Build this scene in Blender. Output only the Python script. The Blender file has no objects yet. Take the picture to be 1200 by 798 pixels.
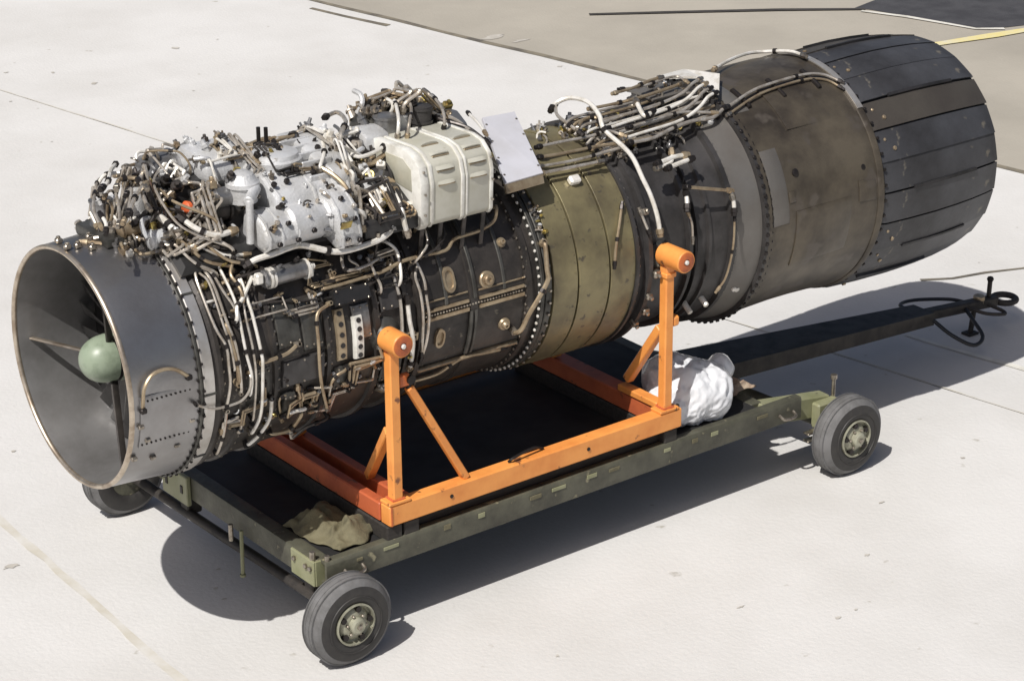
import bpy, bmesh, math, random
from mathutils import Vector, Matrix, noise as mnoise

random.seed(7)
scene = bpy.context.scene
COL = scene.collection
R = math.radians

# ------------------------------------------------------------------ camera
cam_data = bpy.data.cameras.new("camera")
cam = bpy.data.objects.new("camera", cam_data)
COL.objects.link(cam)
cam_data.sensor_width = 36.0
cam_data.lens = 83.31
cam_data.clip_end = 2000.0
_r = Vector((0.79285, -0.60936, -0.00838))
_u = Vector((0.24094, 0.30079, 0.92275))
_f = Vector((0.55977, 0.73362, -0.38530))
cam.matrix_world = Matrix(((_r.x, _u.x, -_f.x, -3.4795), (_r.y, _u.y, -_f.y, -7.1770),
                           (_r.z, _u.z, -_f.z, 4.5677), (0, 0, 0, 1)))
scene.camera = cam

# ------------------------------------------------------------------ sky, sun, exposure
SUN = Vector((0.68, 0.275, -1.0)).normalized()          # the way the light travels
elev = math.asin(-SUN.z)
world = bpy.data.worlds.new("World")
scene.world = world
world.use_nodes = True
wn = world.node_tree
wn.nodes.clear()
sky = wn.nodes.new("ShaderNodeTexSky")
sky.sky_type = 'NISHITA'
sky.sun_disc = False
sky.sun_elevation = elev
sky.sun_rotation = math.atan2(-SUN.x, -SUN.y) % (2 * math.pi)
sky.dust_density = 4.0
sky.air_density = 0.8
bg = wn.nodes.new("ShaderNodeBackground")
bg.inputs[1].default_value = 0.066
wo = wn.nodes.new("ShaderNodeOutputWorld")
wn.links.new(sky.outputs[0], bg.inputs[0])
wn.links.new(bg.outputs[0], wo.inputs[0])

sun_data = bpy.data.lights.new("sun", 'SUN')
sun_data.energy = 4.6
sun_data.angle = R(0.5)
sun_data.color = (1.0, 0.97, 0.93)
sun = bpy.data.objects.new("sun", sun_data)
COL.objects.link(sun)
sun.location = (-6, -3, 9)
sun.rotation_euler = SUN.to_track_quat('-Z', 'Y').to_euler()

vs = scene.view_settings
vs.view_transform = 'Standard'
vs.look = 'None'
vs.gamma = 1.0
vs.exposure = -0.02
vs.use_curve_mapping = False

# ------------------------------------------------------------------ materials
MATS = {}


def mat(name, col, metallic=0.0, rough=0.5, col2=None, scale=6.0, lo=0.42, hi=0.62, detail=6.0,
        rvar=0.12, bump=0.0, bscale=60.0, speck=None, speck_scale=40.0, speck_amt=0.62, trans=0.0,
        coat=0.0, stretch=(1, 1, 1)):
    m = bpy.data.materials.new(name)
    m.use_nodes = True
    nt = m.node_tree
    b = nt.nodes["Principled BSDF"]
    L = nt.links.new
    tc = nt.nodes.new("ShaderNodeTexCoord")
    mp = nt.nodes.new("ShaderNodeMapping")
    mp.inputs["Scale"].default_value = stretch
    L(tc.outputs["Object"], mp.inputs[0])
    n = nt.nodes.new("ShaderNodeTexNoise")
    n.inputs["Scale"].default_value = scale
    n.inputs["Detail"].default_value = detail
    n.inputs["Roughness"].default_value = 0.62
    L(mp.outputs[0], n.inputs["Vector"])
    r = nt.nodes.new("ShaderNodeMapRange")
    r.inputs[1].default_value = lo
    r.inputs[2].default_value = hi
    L(n.outputs[0], r.inputs[0])
    mx = nt.nodes.new("ShaderNodeMix")
    mx.data_type = 'RGBA'
    c2 = col2 if col2 else tuple(c * 0.72 for c in col)
    mx.inputs[6].default_value = (*col, 1)
    mx.inputs[7].default_value = (*c2, 1)
    L(r.outputs[0], mx.inputs[0])
    out = mx.outputs[2]
    if speck:
        n2 = nt.nodes.new("ShaderNodeTexNoise")
        n2.inputs["Scale"].default_value = speck_scale
        n2.inputs["Detail"].default_value = 3.0
        L(mp.outputs[0], n2.inputs["Vector"])
        r2 = nt.nodes.new("ShaderNodeMapRange")
        r2.inputs[1].default_value = speck_amt
        r2.inputs[2].default_value = speck_amt + 0.06
        L(n2.outputs[0], r2.inputs[0])
        m2 = nt.nodes.new("ShaderNodeMix")
        m2.data_type = 'RGBA'
        L(r2.outputs[0], m2.inputs[0])
        L(out, m2.inputs[6])
        m2.inputs[7].default_value = (*speck, 1)
        out = m2.outputs[2]
    L(out, b.inputs["Base Color"])
    b.inputs["Metallic"].default_value = metallic
    rr = nt.nodes.new("ShaderNodeMapRange")
    rr.inputs[3].default_value = max(0.02, rough - rvar)
    rr.inputs[4].default_value = min(1.0, rough + rvar)
    L(n.outputs[0], rr.inputs[0])
    L(rr.outputs[0], b.inputs["Roughness"])
    if trans:
        b.inputs["Transmission Weight"].default_value = trans
        b.inputs["IOR"].default_value = 1.25
    if coat:
        b.inputs["Coat Weight"].default_value = coat
    if bump:
        n3 = nt.nodes.new("ShaderNodeTexNoise")
        n3.inputs["Scale"].default_value = bscale
        n3.inputs["Detail"].default_value = 5.0
        L(mp.outputs[0], n3.inputs["Vector"])
        bp = nt.nodes.new("ShaderNodeBump")
        bp.inputs["Strength"].default_value = bump
        bp.inputs["Distance"].default_value = 0.01
        L(n3.outputs[0], bp.inputs["Height"])
        L(bp.outputs[0], b.inputs["Normal"])
    MATS[name] = m
    return m


mat("concrete", (0.60, 0.59, 0.572), 0, 0.9, (0.52, 0.508, 0.485), 0.9, 0.40, 0.72, 9, 0.05, 0.25, 45,
    speck=(0.40, 0.38, 0.34), speck_scale=9, speck_amt=0.70)
mat("concrete_tan", (0.38, 0.35, 0.295), 0, 0.9, (0.31, 0.285, 0.24), 0.9, 0.35, 0.7, 9, 0.05, 0.25, 45)
mat("joint_fill", (0.20, 0.175, 0.13), 0, 0.9, (0.10, 0.09, 0.075), 5)
mat("asphalt", (0.055, 0.055, 0.06), 0, 0.9, (0.035, 0.035, 0.04), 4, bump=0.4, bscale=120)
mat("asphalt_seal", (0.05, 0.045, 0.04), 0, 0.8)
mat("line_paint", (0.66, 0.57, 0.25), 0, 0.7, (0.60, 0.56, 0.42), 7, 0.45, 0.7, bump=0.1)
mat("line_white", (0.66, 0.64, 0.58), 0, 0.7, (0.5, 0.48, 0.42), 7, 0.45, 0.7)
mat("oil_stain", (0.40, 0.375, 0.33), 0, 0.8, (0.50, 0.475, 0.43), 11)
mat("joint_sand", (0.50, 0.47, 0.40), 0, 0.95, (0.58, 0.565, 0.53), 4, 0.4, 0.6)
mat("groove_dark", (0.04, 0.036, 0.025), 0.3, 0.6)

mat("intake_metal", (0.35, 0.345, 0.345), 0.9, 0.36, (0.26, 0.25, 0.245), 5, 0.35, 0.7, 5, 0.06, 0.05, 90)
mat("intake_inner", (0.27, 0.265, 0.262), 0.6, 0.36, (0.18, 0.175, 0.17), 7, 0.35, 0.7, 5, 0.08, 0.06, 18)
mat("lip_metal", (0.60, 0.52, 0.42), 0.85, 0.35, (0.36, 0.29, 0.22), 14)
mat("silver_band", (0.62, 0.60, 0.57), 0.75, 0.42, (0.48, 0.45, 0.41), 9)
mat("spinner_paint", (0.25, 0.30, 0.22), 0.0, 0.38, (0.15, 0.19, 0.13), 14, 0.5, 0.72)
mat("fan_metal", (0.055, 0.053, 0.052), 0.7, 0.4)
mat("casing_dark", (0.058, 0.05, 0.044), 0.3, 0.5, (0.026, 0.023, 0.021), 9, 0.38, 0.62, 8, 0.12, 0.12, 70,
    speck=(0.13, 0.115, 0.09), speck_scale=30, speck_amt=0.66)
mat("casing_plate", (0.105, 0.102, 0.092), 0.6, 0.45, (0.05, 0.048, 0.043), 11, 0.4, 0.62, 8, 0.1, 0.08, 70)
mat("casing_green", (0.25, 0.215, 0.115), 0.35, 0.42, (0.12, 0.10, 0.06), 5, 0.36, 0.66, 8, 0.1, 0.10, 60,
    speck=(0.10, 0.085, 0.06), speck_scale=22, speck_amt=0.64)
mat("turbine_dark", (0.064, 0.06, 0.059), 0.25, 0.46, (0.03, 0.028, 0.027), 8, 0.36, 0.64, 8, 0.12, 0.1, 60)
mat("jet_pipe", (0.135, 0.113, 0.082), 0.35, 0.38, (0.045, 0.037, 0.029), 3.4, 0.36, 0.66, 8, 0.12, 0.10, 30,
    speck=(0.10, 0.085, 0.07), speck_scale=7, speck_amt=0.60)
mat("jet_pipe_plate", (0.16, 0.152, 0.14), 0.35, 0.42, (0.13, 0.118, 0.105), 4, 0.36, 0.66, 8, 0.1, 0.08, 40)
mat("petal_metal", (0.062, 0.063, 0.069), 0.2, 0.46, (0.026, 0.025, 0.026), 3.2, 0.36, 0.66, 8, 0.12, 0.12, 50,
    speck=(0.15, 0.135, 0.11), speck_scale=12, speck_amt=0.66)
mat("petal_dark", (0.04, 0.038, 0.04), 0.5, 0.55, (0.02, 0.02, 0.02), 6)
mat("steel", (0.60, 0.555, 0.49), 0.6, 0.30, (0.33, 0.28, 0.22), 26, 0.4, 0.68)
mat("tan", (0.42, 0.34, 0.23), 0.6, 0.40, (0.26, 0.19, 0.12), 22, 0.4, 0.68)
mat("white", (0.78, 0.755, 0.70), 0.25, 0.38, (0.50, 0.46, 0.38), 22, 0.45, 0.72)
mat("dark", (0.07, 0.06, 0.055), 0.5, 0.42, (0.03, 0.028, 0.026), 16)
mat("bolt_steel", (0.40, 0.36, 0.30), 0.85, 0.35, (0.20, 0.17, 0.14), 50)
mat("bolt_dark", (0.035, 0.03, 0.028), 0.6, 0.45)
mat("cast_white", (0.60, 0.605, 0.61), 0.3, 0.45, (0.42, 0.415, 0.40), 9, 0.40, 0.66, 8, 0.1, 0.28, 110,
    speck=(0.30, 0.27, 0.22), speck_scale=22, speck_amt=0.70)
mat("cowl_paint", (0.50, 0.488, 0.42), 0.1, 0.42, (0.40, 0.385, 0.30), 6, 0.42, 0.7, 8, 0.08, 0.06, 60,
    speck=(0.26, 0.22, 0.15), speck_scale=18, speck_amt=0.71)
mat("cowl_light", (0.76, 0.75, 0.70), 0.1, 0.38, (0.52, 0.50, 0.44), 9)
mat("panel_white", (0.53, 0.53, 0.57), 0.05, 0.42, (0.45, 0.445, 0.465), 5, 0.42, 0.72, speck=(0.42, 0.38, 0.34),
    speck_scale=16, speck_amt=0.72)
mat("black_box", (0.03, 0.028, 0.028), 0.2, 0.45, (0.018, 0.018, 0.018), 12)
mat("cap_orange", (0.75, 0.14, 0.04), 0.0, 0.5)
mat("grey_metal", (0.27, 0.27, 0.275), 0.7, 0.36, (0.17, 0.165, 0.16), 14)
mat("brass", (0.45, 0.36, 0.12), 0.8, 0.38, (0.25, 0.19, 0.08), 30)

mat("orange_paint", (0.78, 0.315, 0.075), 0.0, 0.46, (0.64, 0.215, 0.045), 7, 0.40, 0.72, 8, 0.1, 0.08, 80,
    speck=(0.20, 0.075, 0.03), speck_scale=17, speck_amt=0.665)
mat("orange_red", (0.52, 0.125, 0.045), 0.0, 0.5, (0.36, 0.075, 0.03), 6, 0.40, 0.70, 8, 0.1, 0.1, 80,
    speck=(0.15, 0.06, 0.03), speck_scale=16, speck_amt=0.66)  # redder, darker orange for cross bars and weld beads
mat("petal_brown", (0.07, 0.062, 0.052), 0.2, 0.46, (0.05, 0.043, 0.037), 4, 0.36, 0.66, 8, 0.12, 0.12, 50)
mat("orange_face", (0.52, 0.13, 0.03), 0.0, 0.5, (0.36, 0.09, 0.03), 20)
mat("olive_paint", (0.092, 0.09, 0.063), 0.0, 0.55, (0.045, 0.043, 0.031), 8, 0.40, 0.66, 8, 0.12, 0.2, 60,
    speck=(0.24, 0.22, 0.14), speck_scale=16, speck_amt=0.65)
mat("olive_light", (0.25, 0.25, 0.15), 0.0, 0.5, (0.19, 0.195, 0.10), 8, 0.42, 0.7, speck=(0.10, 0.09, 0.06),
    speck_scale=24, speck_amt=0.68)
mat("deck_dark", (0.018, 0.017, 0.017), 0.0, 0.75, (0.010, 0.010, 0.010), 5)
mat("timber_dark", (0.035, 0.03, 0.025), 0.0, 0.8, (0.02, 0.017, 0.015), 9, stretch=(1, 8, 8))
mat("rubber", (0.15, 0.148, 0.148), 0.0, 0.8, (0.10, 0.098, 0.096), 14, 0.4, 0.66, bump=0.15, bscale=90)
mat("rubber_side", (0.028, 0.026, 0.025), 0.0, 0.6, (0.045, 0.042, 0.038), 16, 0.45, 0.7, bump=0.1, bscale=90)
mat("rim_paint", (0.36, 0.355, 0.27), 0.2, 0.42, (0.20, 0.19, 0.14), 18, 0.42, 0.7, speck=(0.12, 0.10, 0.07),
    speck_scale=40, speck_amt=0.66)
mat("bag_plastic", (0.82, 0.83, 0.85), 0.0, 0.22, (0.72, 0.73, 0.75), 8, trans=0.15, bump=0.3, bscale=26, coat=0.3)
mat("canvas", (0.155, 0.138, 0.08), 0.0, 0.85, (0.11, 0.098, 0.058), 14, bump=0.3, bscale=120)
mat("rag", (0.30, 0.20, 0.14), 0.0, 0.9, (0.38, 0.30, 0.22), 22, bump=0.3, bscale=120)
mat("drawbar_dark", (0.045, 0.038, 0.032), 0.2, 0.6, (0.025, 0.022, 0.02), 12, bump=0.15)
mat("hose_black", (0.018, 0.018, 0.02), 0.0, 0.5)


# ------------------------------------------------------------------ mesh builder
def frame(t):
    t = t.normalized()
    a = Vector((0, 0, 1)) if abs(t.z) < 0.9 else Vector((1, 0, 0))
    n = t.cross(a).normalized()
    return n, t.cross(n).normalized()


def catmull(pts, sub=6):
    if len(pts) < 3:
        return [Vector(p) for p in pts]
    P = [Vector(p) for p in pts]
    P = [P[0] * 2 - P[1]] + P + [P[-1] * 2 - P[-2]]
    out = []
    for i in range(1, len(P) - 2):
        a, b, c, e = P[i - 1], P[i], P[i + 1], P[i + 2]
        for k in range(sub):
            t = k / sub
            out.append(0.5 * ((2 * b) + (c - a) * t + (2 * a - 5 * b + 4 * c - e) * t * t
                              + (3 * b - a - 3 * c + e) * t ** 3))
    out.append(P[-2])
    return out


class MB:
    def __init__(self):
        self.v, self.f = [], []

    def add(self, vs, fs):
        o = len(self.v)
        self.v += [tuple(p) for p in vs]
        self.f += [tuple(o + i for i in f) for f in fs]
        return self

    def box(self, c, s, bev=0.0, rot=None, seg=1):
        bm = bmesh.new()
        bmesh.ops.create_cube(bm, size=1.0)
        for v in bm.verts:
            v.co = Vector((v.co.x * s[0], v.co.y * s[1], v.co.z * s[2]))
        if bev > 0:
            bmesh.ops.bevel(bm, geom=bm.edges[:], offset=min(bev, min(s) * 0.45), segments=seg, affect='EDGES',
                            profile=0.5)
        M = rot if rot is not None else Matrix.Identity(3)
        bm.verts.index_update()
        self.add([M @ v.co + Vector(c) for v in bm.verts], [[v.index for v in f.verts] for f in bm.faces])
        bm.free()
        return self

    def bar(self, a, b, w, h, bev=0.003, up=(0, 0, 1)):
        a, b = Vector(a), Vector(b)
        d = (b - a)
        x = d.normalized()
        y = Vector(up).cross(x)
        if y.length < 1e-4:
            y = Vector((0, 1, 0))
        y.normalize()
        z = x.cross(y)
        M = Matrix((x, y, z)).transposed()
        return self.box((a + b) / 2, (d.length, w, h), bev, M)

    def rev(self, o, ax, prof, n=24, a0=0.0, a1=360.0, ref=None, closed=False):
        """surface of revolution round axis ax from o; prof = [(along, radius)]"""
        o, ax = Vector(o), Vector(ax).normalized()
        if ref is None:
            e1, e2 = frame(ax)
        else:
            e1 = Vector(ref)
            e2 = ax.cross(e1)
        full = abs(a1 - a0) >= 359.9
        m = n if full else n + 1
        vs, fs = [], []
        for (t, r) in prof:
            for k in range(m):
                a = R(a0 + (a1 - a0) * k / n)
                vs.append(o + ax * t + (e1 * math.cos(a) + e2 * math.sin(a)) * r)
        q = len(prof)
        for i in range(q if closed else q - 1):
            j = (i + 1) % q
            for k in range(n):
                k2 = (k + 1) % m
                fs.append((i * m + k, j * m + k, j * m + k2, i * m + k2))
        if not full and closed:
            fs.append(tuple(i * m for i in range(q)))
            fs.append(tuple(i * m + n for i in reversed(range(q))))
        return self.add(vs, fs)

    def cyl(self, a, b, r, n=12, r2=None, ch=0.0):
        a, b = Vector(a), Vector(b)
        L = (b - a).length
        r2 = r if r2 is None else r2
        prof = [(0, 1e-5), (0, r - ch), (ch, r), (L - ch, r2), (L, r2 - ch), (L, 1e-5)] if ch else \
            [(0, 1e-5), (0, r), (L, r2), (L, 1e-5)]
        return self.rev(a, b - a, prof, n)

    def tube(self, pts, r, n=7):
        pts = [Vector(p) for p in pts]
        m = len(pts)
        t0 = (pts[1] - pts[0]).normalized()
        e1, e2 = frame(t0)
        vs, fs = [], []
        for i, p in enumerate(pts):
            t = (pts[min(i + 1, m - 1)] - pts[max(i - 1, 0)]).normalized()
            e1 = (e1 - t * e1.dot(t)).normalized()
            e2 = t.cross(e1)
            rr = r[i] if isinstance(r, (list, tuple)) else r
            for k in range(n):
                a = 2 * math.pi * k / n
                vs.append(p + (e1 * math.cos(a) + e2 * math.sin(a)) * rr)
        for i in range(m - 1):
            for k in range(n):
                k2 = (k + 1) % n
                fs.append((i * n + k, i * n + k2, (i + 1) * n + k2, (i + 1) * n + k))
        fs.append(tuple(reversed(range(n))))
        fs.append(tuple((m - 1) * n + k for k in range(n)))
        return self.add(vs, fs)

    def hexbolt(self, p, nrm, r=0.007, h=0.007, n=6):
        p, nrm = Vector(p), Vector(nrm).normalized()
        return self.rev(p - nrm * 0.002, nrm, [(0, r), (h * 0.8 + 0.002, r), (h + 0.002, r * 0.75), (h + 0.002, 1e-5)], n)

    def mesh(self, name, off=(0, 0, 0), ang=35):
        me = bpy.data.meshes.new(name)
        o = Vector(off)
        me.from_pydata([Vector(p) - o for p in self.v], [], self.f)
        bm = bmesh.new()
        bm.from_mesh(me)
        bmesh.ops.remove_doubles(bm, verts=bm.verts, dist=2e-5)
        bmesh.ops.recalc_face_normals(bm, faces=bm.faces)
        bm.to_mesh(me)
        bm.free()
        for p in me.polygons:
            p.use_smooth = True
        me.set_sharp_from_angle(angle=R(ang))
        return me

    def build(self, name, m, parent=None, off=(0, 0, 0), ang=35, loc=None):
        me = self.mesh(name, off, ang)
        me.materials.append(MATS[m])
        o = bpy.data.objects.new(name, me)
        COL.objects.link(o)
        if parent is not None:
            o.parent = parent
        if loc is not None:
            o.location = loc
        return o


def tag(o, label, cat, group=None):
    o["label"] = label
    o["category"] = cat
    if group:
        o["group"] = group
    return o


def thing(name, label, cat, loc, rot=(0, 0, 0)):
    o = bpy.data.objects.new(name, None)
    o.empty_display_size = 0.2
    o.location = loc
    o.rotation_euler = rot
    COL.objects.link(o)
    return tag(o, label, cat)


def stuff(o):
    o["kind"] = "stuff"
    return o


# ------------------------------------------------------------------ ground
g = MB()
g.add([(-400, -400, -0.016), (400, -400, -0.016), (400, 400, -0.016), (-400, 400, -0.016)], [(0, 1, 2, 3)])
ground = g.build("ground", "joint_fill")
ground["kind"] = "structure"
# joints run across the apron as lines x = c + s*y ; the cross joints as y = c + s*x
XL = [(-31, 0.0), (-24.2, 0.01), (-17.4, 0.02), (-11.2, 0.03), (-5.4, 0.035), (0.20, 0.04), (4.36, -0.172), (7.42, -0.172)]
YL = [(-34, -0.06), (-27, -0.08), (-20.2, -0.10), (-13.6, -0.13), (-9.2, -0.16), (-3.6, -0.2), (10.6, -0.2), (16.5, -0.2),
      (22, -0.2), (28, -0.2), (36, -0.2)]


def cross_pt(xl, yl):
    c, s = xl
    k, q = yl
    y = (k + q * c) / (1 - q * s)
    return c + s * y, y


def slab(corners, m, gap=0.012, top=0.0, name="concrete_slab"):
    cx = sum(p[0] for p in corners) / 4
    cy = sum(p[1] for p in corners) / 4
    P = []
    for i in range(4):
        a, b, c = Vector(corners[i - 1]), Vector(corners[i]), Vector(corners[(i + 1) % 4])
        e1 = (a - b).normalized()
        e2 = (c - b).normalized()
        P.append(b + (e1 + e2) * gap)
    vs = [(p.x, p.y, -0.05) for p in P] + [(p.x, p.y, top - 0.004) for p in P]
    vs += [(p.x + (0.003 if p.x < cx else -0.003), p.y + (0.003 if p.y < cy else -0.003), top) for p in P]
    fs = [(0, 1, 5, 4), (1, 2, 6, 5), (2, 3, 7, 6), (3, 0, 4, 7), (4, 5, 9, 8), (5, 6, 10, 9), (6, 7, 11, 10),
          (7, 4, 8, 11), (8, 9, 10, 11)]
    mb = MB().add(vs, fs)
    o = mb.build(name, m, ground, ang=10)
    return o


for i in range(len(XL) - 1):
    for j in range(len(YL) - 1):
        q = [cross_pt(XL[i], YL[j]), cross_pt(XL[i + 1], YL[j]), cross_pt(XL[i + 1], YL[j + 1]), cross_pt(XL[i], YL[j + 1])]
        slab(q, "concrete", gap=0.006 if i == 4 else 0.003)
# strip of older, tan concrete beyond the pale apron, then dark asphalt
XT = [(7.42, -0.172), (14.5, -0.172), (22, -0.172), (30, -0.172)]
for i in range(len(XT) - 1):
    for j in range(len(YL) - 1):
        q = [cross_pt(XT[i], YL[j]), cross_pt(XT[i + 1], YL[j]), cross_pt(XT[i + 1], YL[j + 1]), cross_pt(XT[i], YL[j + 1])]
        slab(q, "concrete_tan", gap=0.010 if i else 0.016)
MB().add([(9.06, 5.02, 0.004), (9.14, 4.93, 0.004), (9.40, 3.99, 0.004), (11.0, 3.5, 0.004), (22, 1.5, 0.004),
          (29, 9, 0.004), (13, 6, 0.004)], [(0, 1, 2, 3, 4, 5, 6)]).build("asphalt_patch", "asphalt", ground)


def ground_strip(name, m, pts, w, z):
    P = [Vector((p[0], p[1], z)) for p in pts]
    vs, fs = [], []
    for i, p in enumerate(P):
        t = (P[min(i + 1, len(P) - 1)] - P[max(i - 1, 0)]).normalized()
        n = Vector((-t.y, t.x, 0)) * w / 2 * (0.75 + 0.5 * random.random())
        vs += [p + n, p - n]
    for i in range(len(P) - 1):
        fs.append((2 * i, 2 * i + 1, 2 * i + 3, 2 * i + 2))
    return MB().add(vs, fs).build(name, m, ground)


ground_strip("painted_line", "line_paint", [(8.55, 4.00), (8.9, 3.93), (9.3, 3.85), (9.7, 3.78), (11, 3.55), (14, 3.0)], 0.10, 0.008)
ground_strip("painted_line", "line_white", [(9.06, 4.93), (9.2, 4.6), (9.34, 4.05), (9.5, 3.92)], 0.05, 0.008)
ground_strip("joint_seal", "joint_fill", [(5.93, 7.62), (6.0, 7.25), (6.07, 6.95), (6.10, 6.84)], 0.05, 0.004)
ground_strip("joint_seal", "line_white", [(4.74, 0.34), (4.77, 0.15), (4.81, -0.05), (4.85, -0.22), (4.9, -0.5)], 0.035, 0.004)
ground_strip("joint_seal", "joint_sand", [(0.20 + 0.04 * (1.9 - 0.13 * k) + random.uniform(-0.006, 0.006), 1.9 - 0.13 * k) for k in range(24)], 0.036, 0.004)
ground_strip("crack", "joint_fill", [(5.35, 0.82), (5.5, 0.73), (5.7, 0.68), (5.9, 0.60), (6.2, 0.52)], 0.022, 0.004)
ground_strip("joint_seal", "joint_sand", [(4.36 - 0.172 * (10.4 - 0.4 * k) + random.uniform(-.004, .004), 10.4 - 0.4 * k) for k in range(34)], 0.013, 0.004)
ground_strip("joint_seal", "joint_fill", [(7.42 - 0.172 * (12 - 0.5 * k) + random.uniform(-.01, .01), 12 - 0.5 * k) for k in range(34)], 0.045, 0.004)
ground_strip("crack", "asphalt_seal", [(7.43, 6.14), (8.0, 5.76), (8.6, 5.35), (9.12, 4.95)], 0.05, 0.008)
for (x, y, s) in [(3.6, 7.3, .05), (3.7, 6.88, .05), (4.57, 7.30, .06), (3.35, 7.5, .03), (6.5, 6.1, .09), (6.6, 5.9, .06), (0.66, 0.22, .02),
                  (0.64, 0.12, .015), (2.2, -1.2, .015), (2.9, -1.2, .015), (1.4, -1.05, .02), (0.1, 0.9, .04), (0.6, -1.0, .02), (3.3, -0.9, .015),
                  (-0.2, 1.6, .03), (4.3, 0.05, .02), (5.6, 1.2, .04), (0.9, 0.55, .02), (0.75, 0.35, .015), (6.4, 5.2, .04), (5.2, 4.9, .03)] + [(random.uniform(-0.2, 6), random.uniform(-2.2, 7.5), random.uniform(0.008, 0.02)) for _ in range(70)]:
    n = 11
    s *= 0.5
    asp = random.uniform(0.7, 2.6)
    vs = [(x + s * (0.35 + 1.0 * random.random()) * math.cos(k * 2 * math.pi / n) * asp,
           y + s * (0.35 + 1.0 * random.random()) * math.sin(k * 2 * math.pi / n), 0.003) for k in range(n)]
    MB().add(vs, [tuple(range(n))]).build("stain", "oil_stain", ground)

# ------------------------------------------------------------------ jet engine
# engine coordinates: x along the engine from the intake lip, axis at y = z = 0; th = 0 is the top, 90 the near side
TILT = R(0.5)
HAX = 1.2066
EOFF = Vector((2.15, 0, -0.57))


def from_engine(p):
    x = p[0] - 0.8
    return Vector((x * math.cos(TILT) + p[2] * math.sin(TILT) + 0.8, p[1], -x * math.sin(TILT) + p[2] * math.cos(TILT) + HAX))


engine = thing("jet_engine", "long jet engine with open intake, pipework and dark petal nozzle on orange stand", "jet engine",
               from_engine(EOFF), (0, TILT, 0))


def S(x, th, r):
    t = R(th)
    return Vector((x, -r * math.sin(t), r * math.cos(t)))


def N(th):
    return S(0, th, 1)


SEAT_ON = {"intake_outer_skin", "front_casing", "compressor_casing", "turbine_casing", "jet_pipe", "green_casing", "gearbox_saddle",
           "gearbox_housing", "gear_cover", "end_cover", "filter_dome", "top_cover", "fuel_pump", "oil_pump", "starter_unit", "oil_tank",
           "filter_bowl", "valve_body", "mount_plate", "hydraulic_pump", "generator_disc", "generator", "regulator", "junction_box",
           "valve_block", "accessory_tray", "louvred_cowl", "silver_band", "bolted_flange", "actuator", "heat_shield", "control_box", "cover_plate"}
GEO_V, GEO_F = [], []          # everything built on the engine so far, to seat small fittings on it


def droop(x):
    """the hot end does not sit quite on the axis of the cold end"""
    K = ((2.5, 0.0), (3.0, 0.010), (3.2, 0.020), (3.42, 0.023), (3.6, 0.012), (3.85, 0.0))
    for (a, u), (b, w) in zip(K, K[1:]):
        if a <= x <= b:
            t = (x - a) / (b - a)
            t = t * t * (3 - 2 * t)
            return u + (w - u) * t
    return 0.0


def eb(mb, name, m, parent=None, ang=35):
    if name in SEAT_ON:
        o_ = len(GEO_V)
        GEO_V.extend(mb.v)
        GEO_F.extend([tuple(o_ + i for i in f) for f in mb.f])
    if any(2.5 < p[0] < 3.85 for p in mb.v):
        mb.v = [(p[0], p[1], p[2] + droop(p[0])) for p in mb.v]
    if parent is None or parent is engine:
        return mb.build(name, m, engine, EOFF, ang)
    return mb.build(name, m, parent, EOFF, ang)


X = Vector((1, 0, 0))
UPZ = Vector((0, 0, 1))


def lathe(prof, n=96, a0=0.0, a1=360.0, closed=False):
    # e1 = up, e2 = X x up = -y : angle grows toward the near side
    return MB().rev((0, 0, 0), X, prof, n, a0, a1, ref=UPZ, closed=closed)


def ring(name, m, x0, x1, r, parent=None, ri=None, ch=0.003, n=96, a0=0, a1=360):
    ri = ri if ri is not None else r - 0.03
    return eb(lathe([(x0, ri), (x0, r - ch), (x0 + ch, r), (x1 - ch, r), (x1, r - ch), (x1, ri)], n, a0, a1,
                    closed=abs(a1 - a0) < 359), name, m, parent)


def bolts(name, m, x, r, count, parent, br=0.007, bh=0.008, axial=True, a0=0, a1=360):
    mb = MB()
    for k in range(count):
        th = a0 + (a1 - a0) * k / count
        p = S(x, th, r)
        mb.hexbolt(p, N(th) if not axial else X, br, bh)
    return stuff(eb(mb, name, m, parent))


def patch(x0, x1, t0, t1, r, th=0.01, nx=2, nt=8, inset=0.004):
    """thin plate that follows the round casing, with chamfered rim"""
    mb = MB()
    n = max(2, nt)
    da = inset / r * 57.3
    rows = [(x0, x1, t0, t1, r - 0.004), (x0, x1, t0, t1, r + th * 0.6), (x0 + inset, x1 - inset, t0 + da, t1 - da, r + th)]
    vs, fs = [], []
    for (a, b, c, d_, rr) in rows:
        for k in range(n + 1):
            tt = c + (d_ - c) * k / n
            vs += [S(a, tt, rr), S(b, tt, rr)]
    m = 2 * (n + 1)
    for k in range(n):
        o = 2 * m + 2 * k
        fs.append((o, o + 1, o + 3, o + 2))
    for L in range(2):
        for k in range(n):
            o = L * m + 2 * k
            fs.append((o, o + 2, o + m + 2, o + m))
            fs.append((o + 1, o + m + 1, o + m + 3, o + 3))
        for k in (0, n):
            o = L * m + 2 * k
            fs.append((o, o + m, o + m + 1, o + 1))
    return mb.add(vs, fs)


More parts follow.
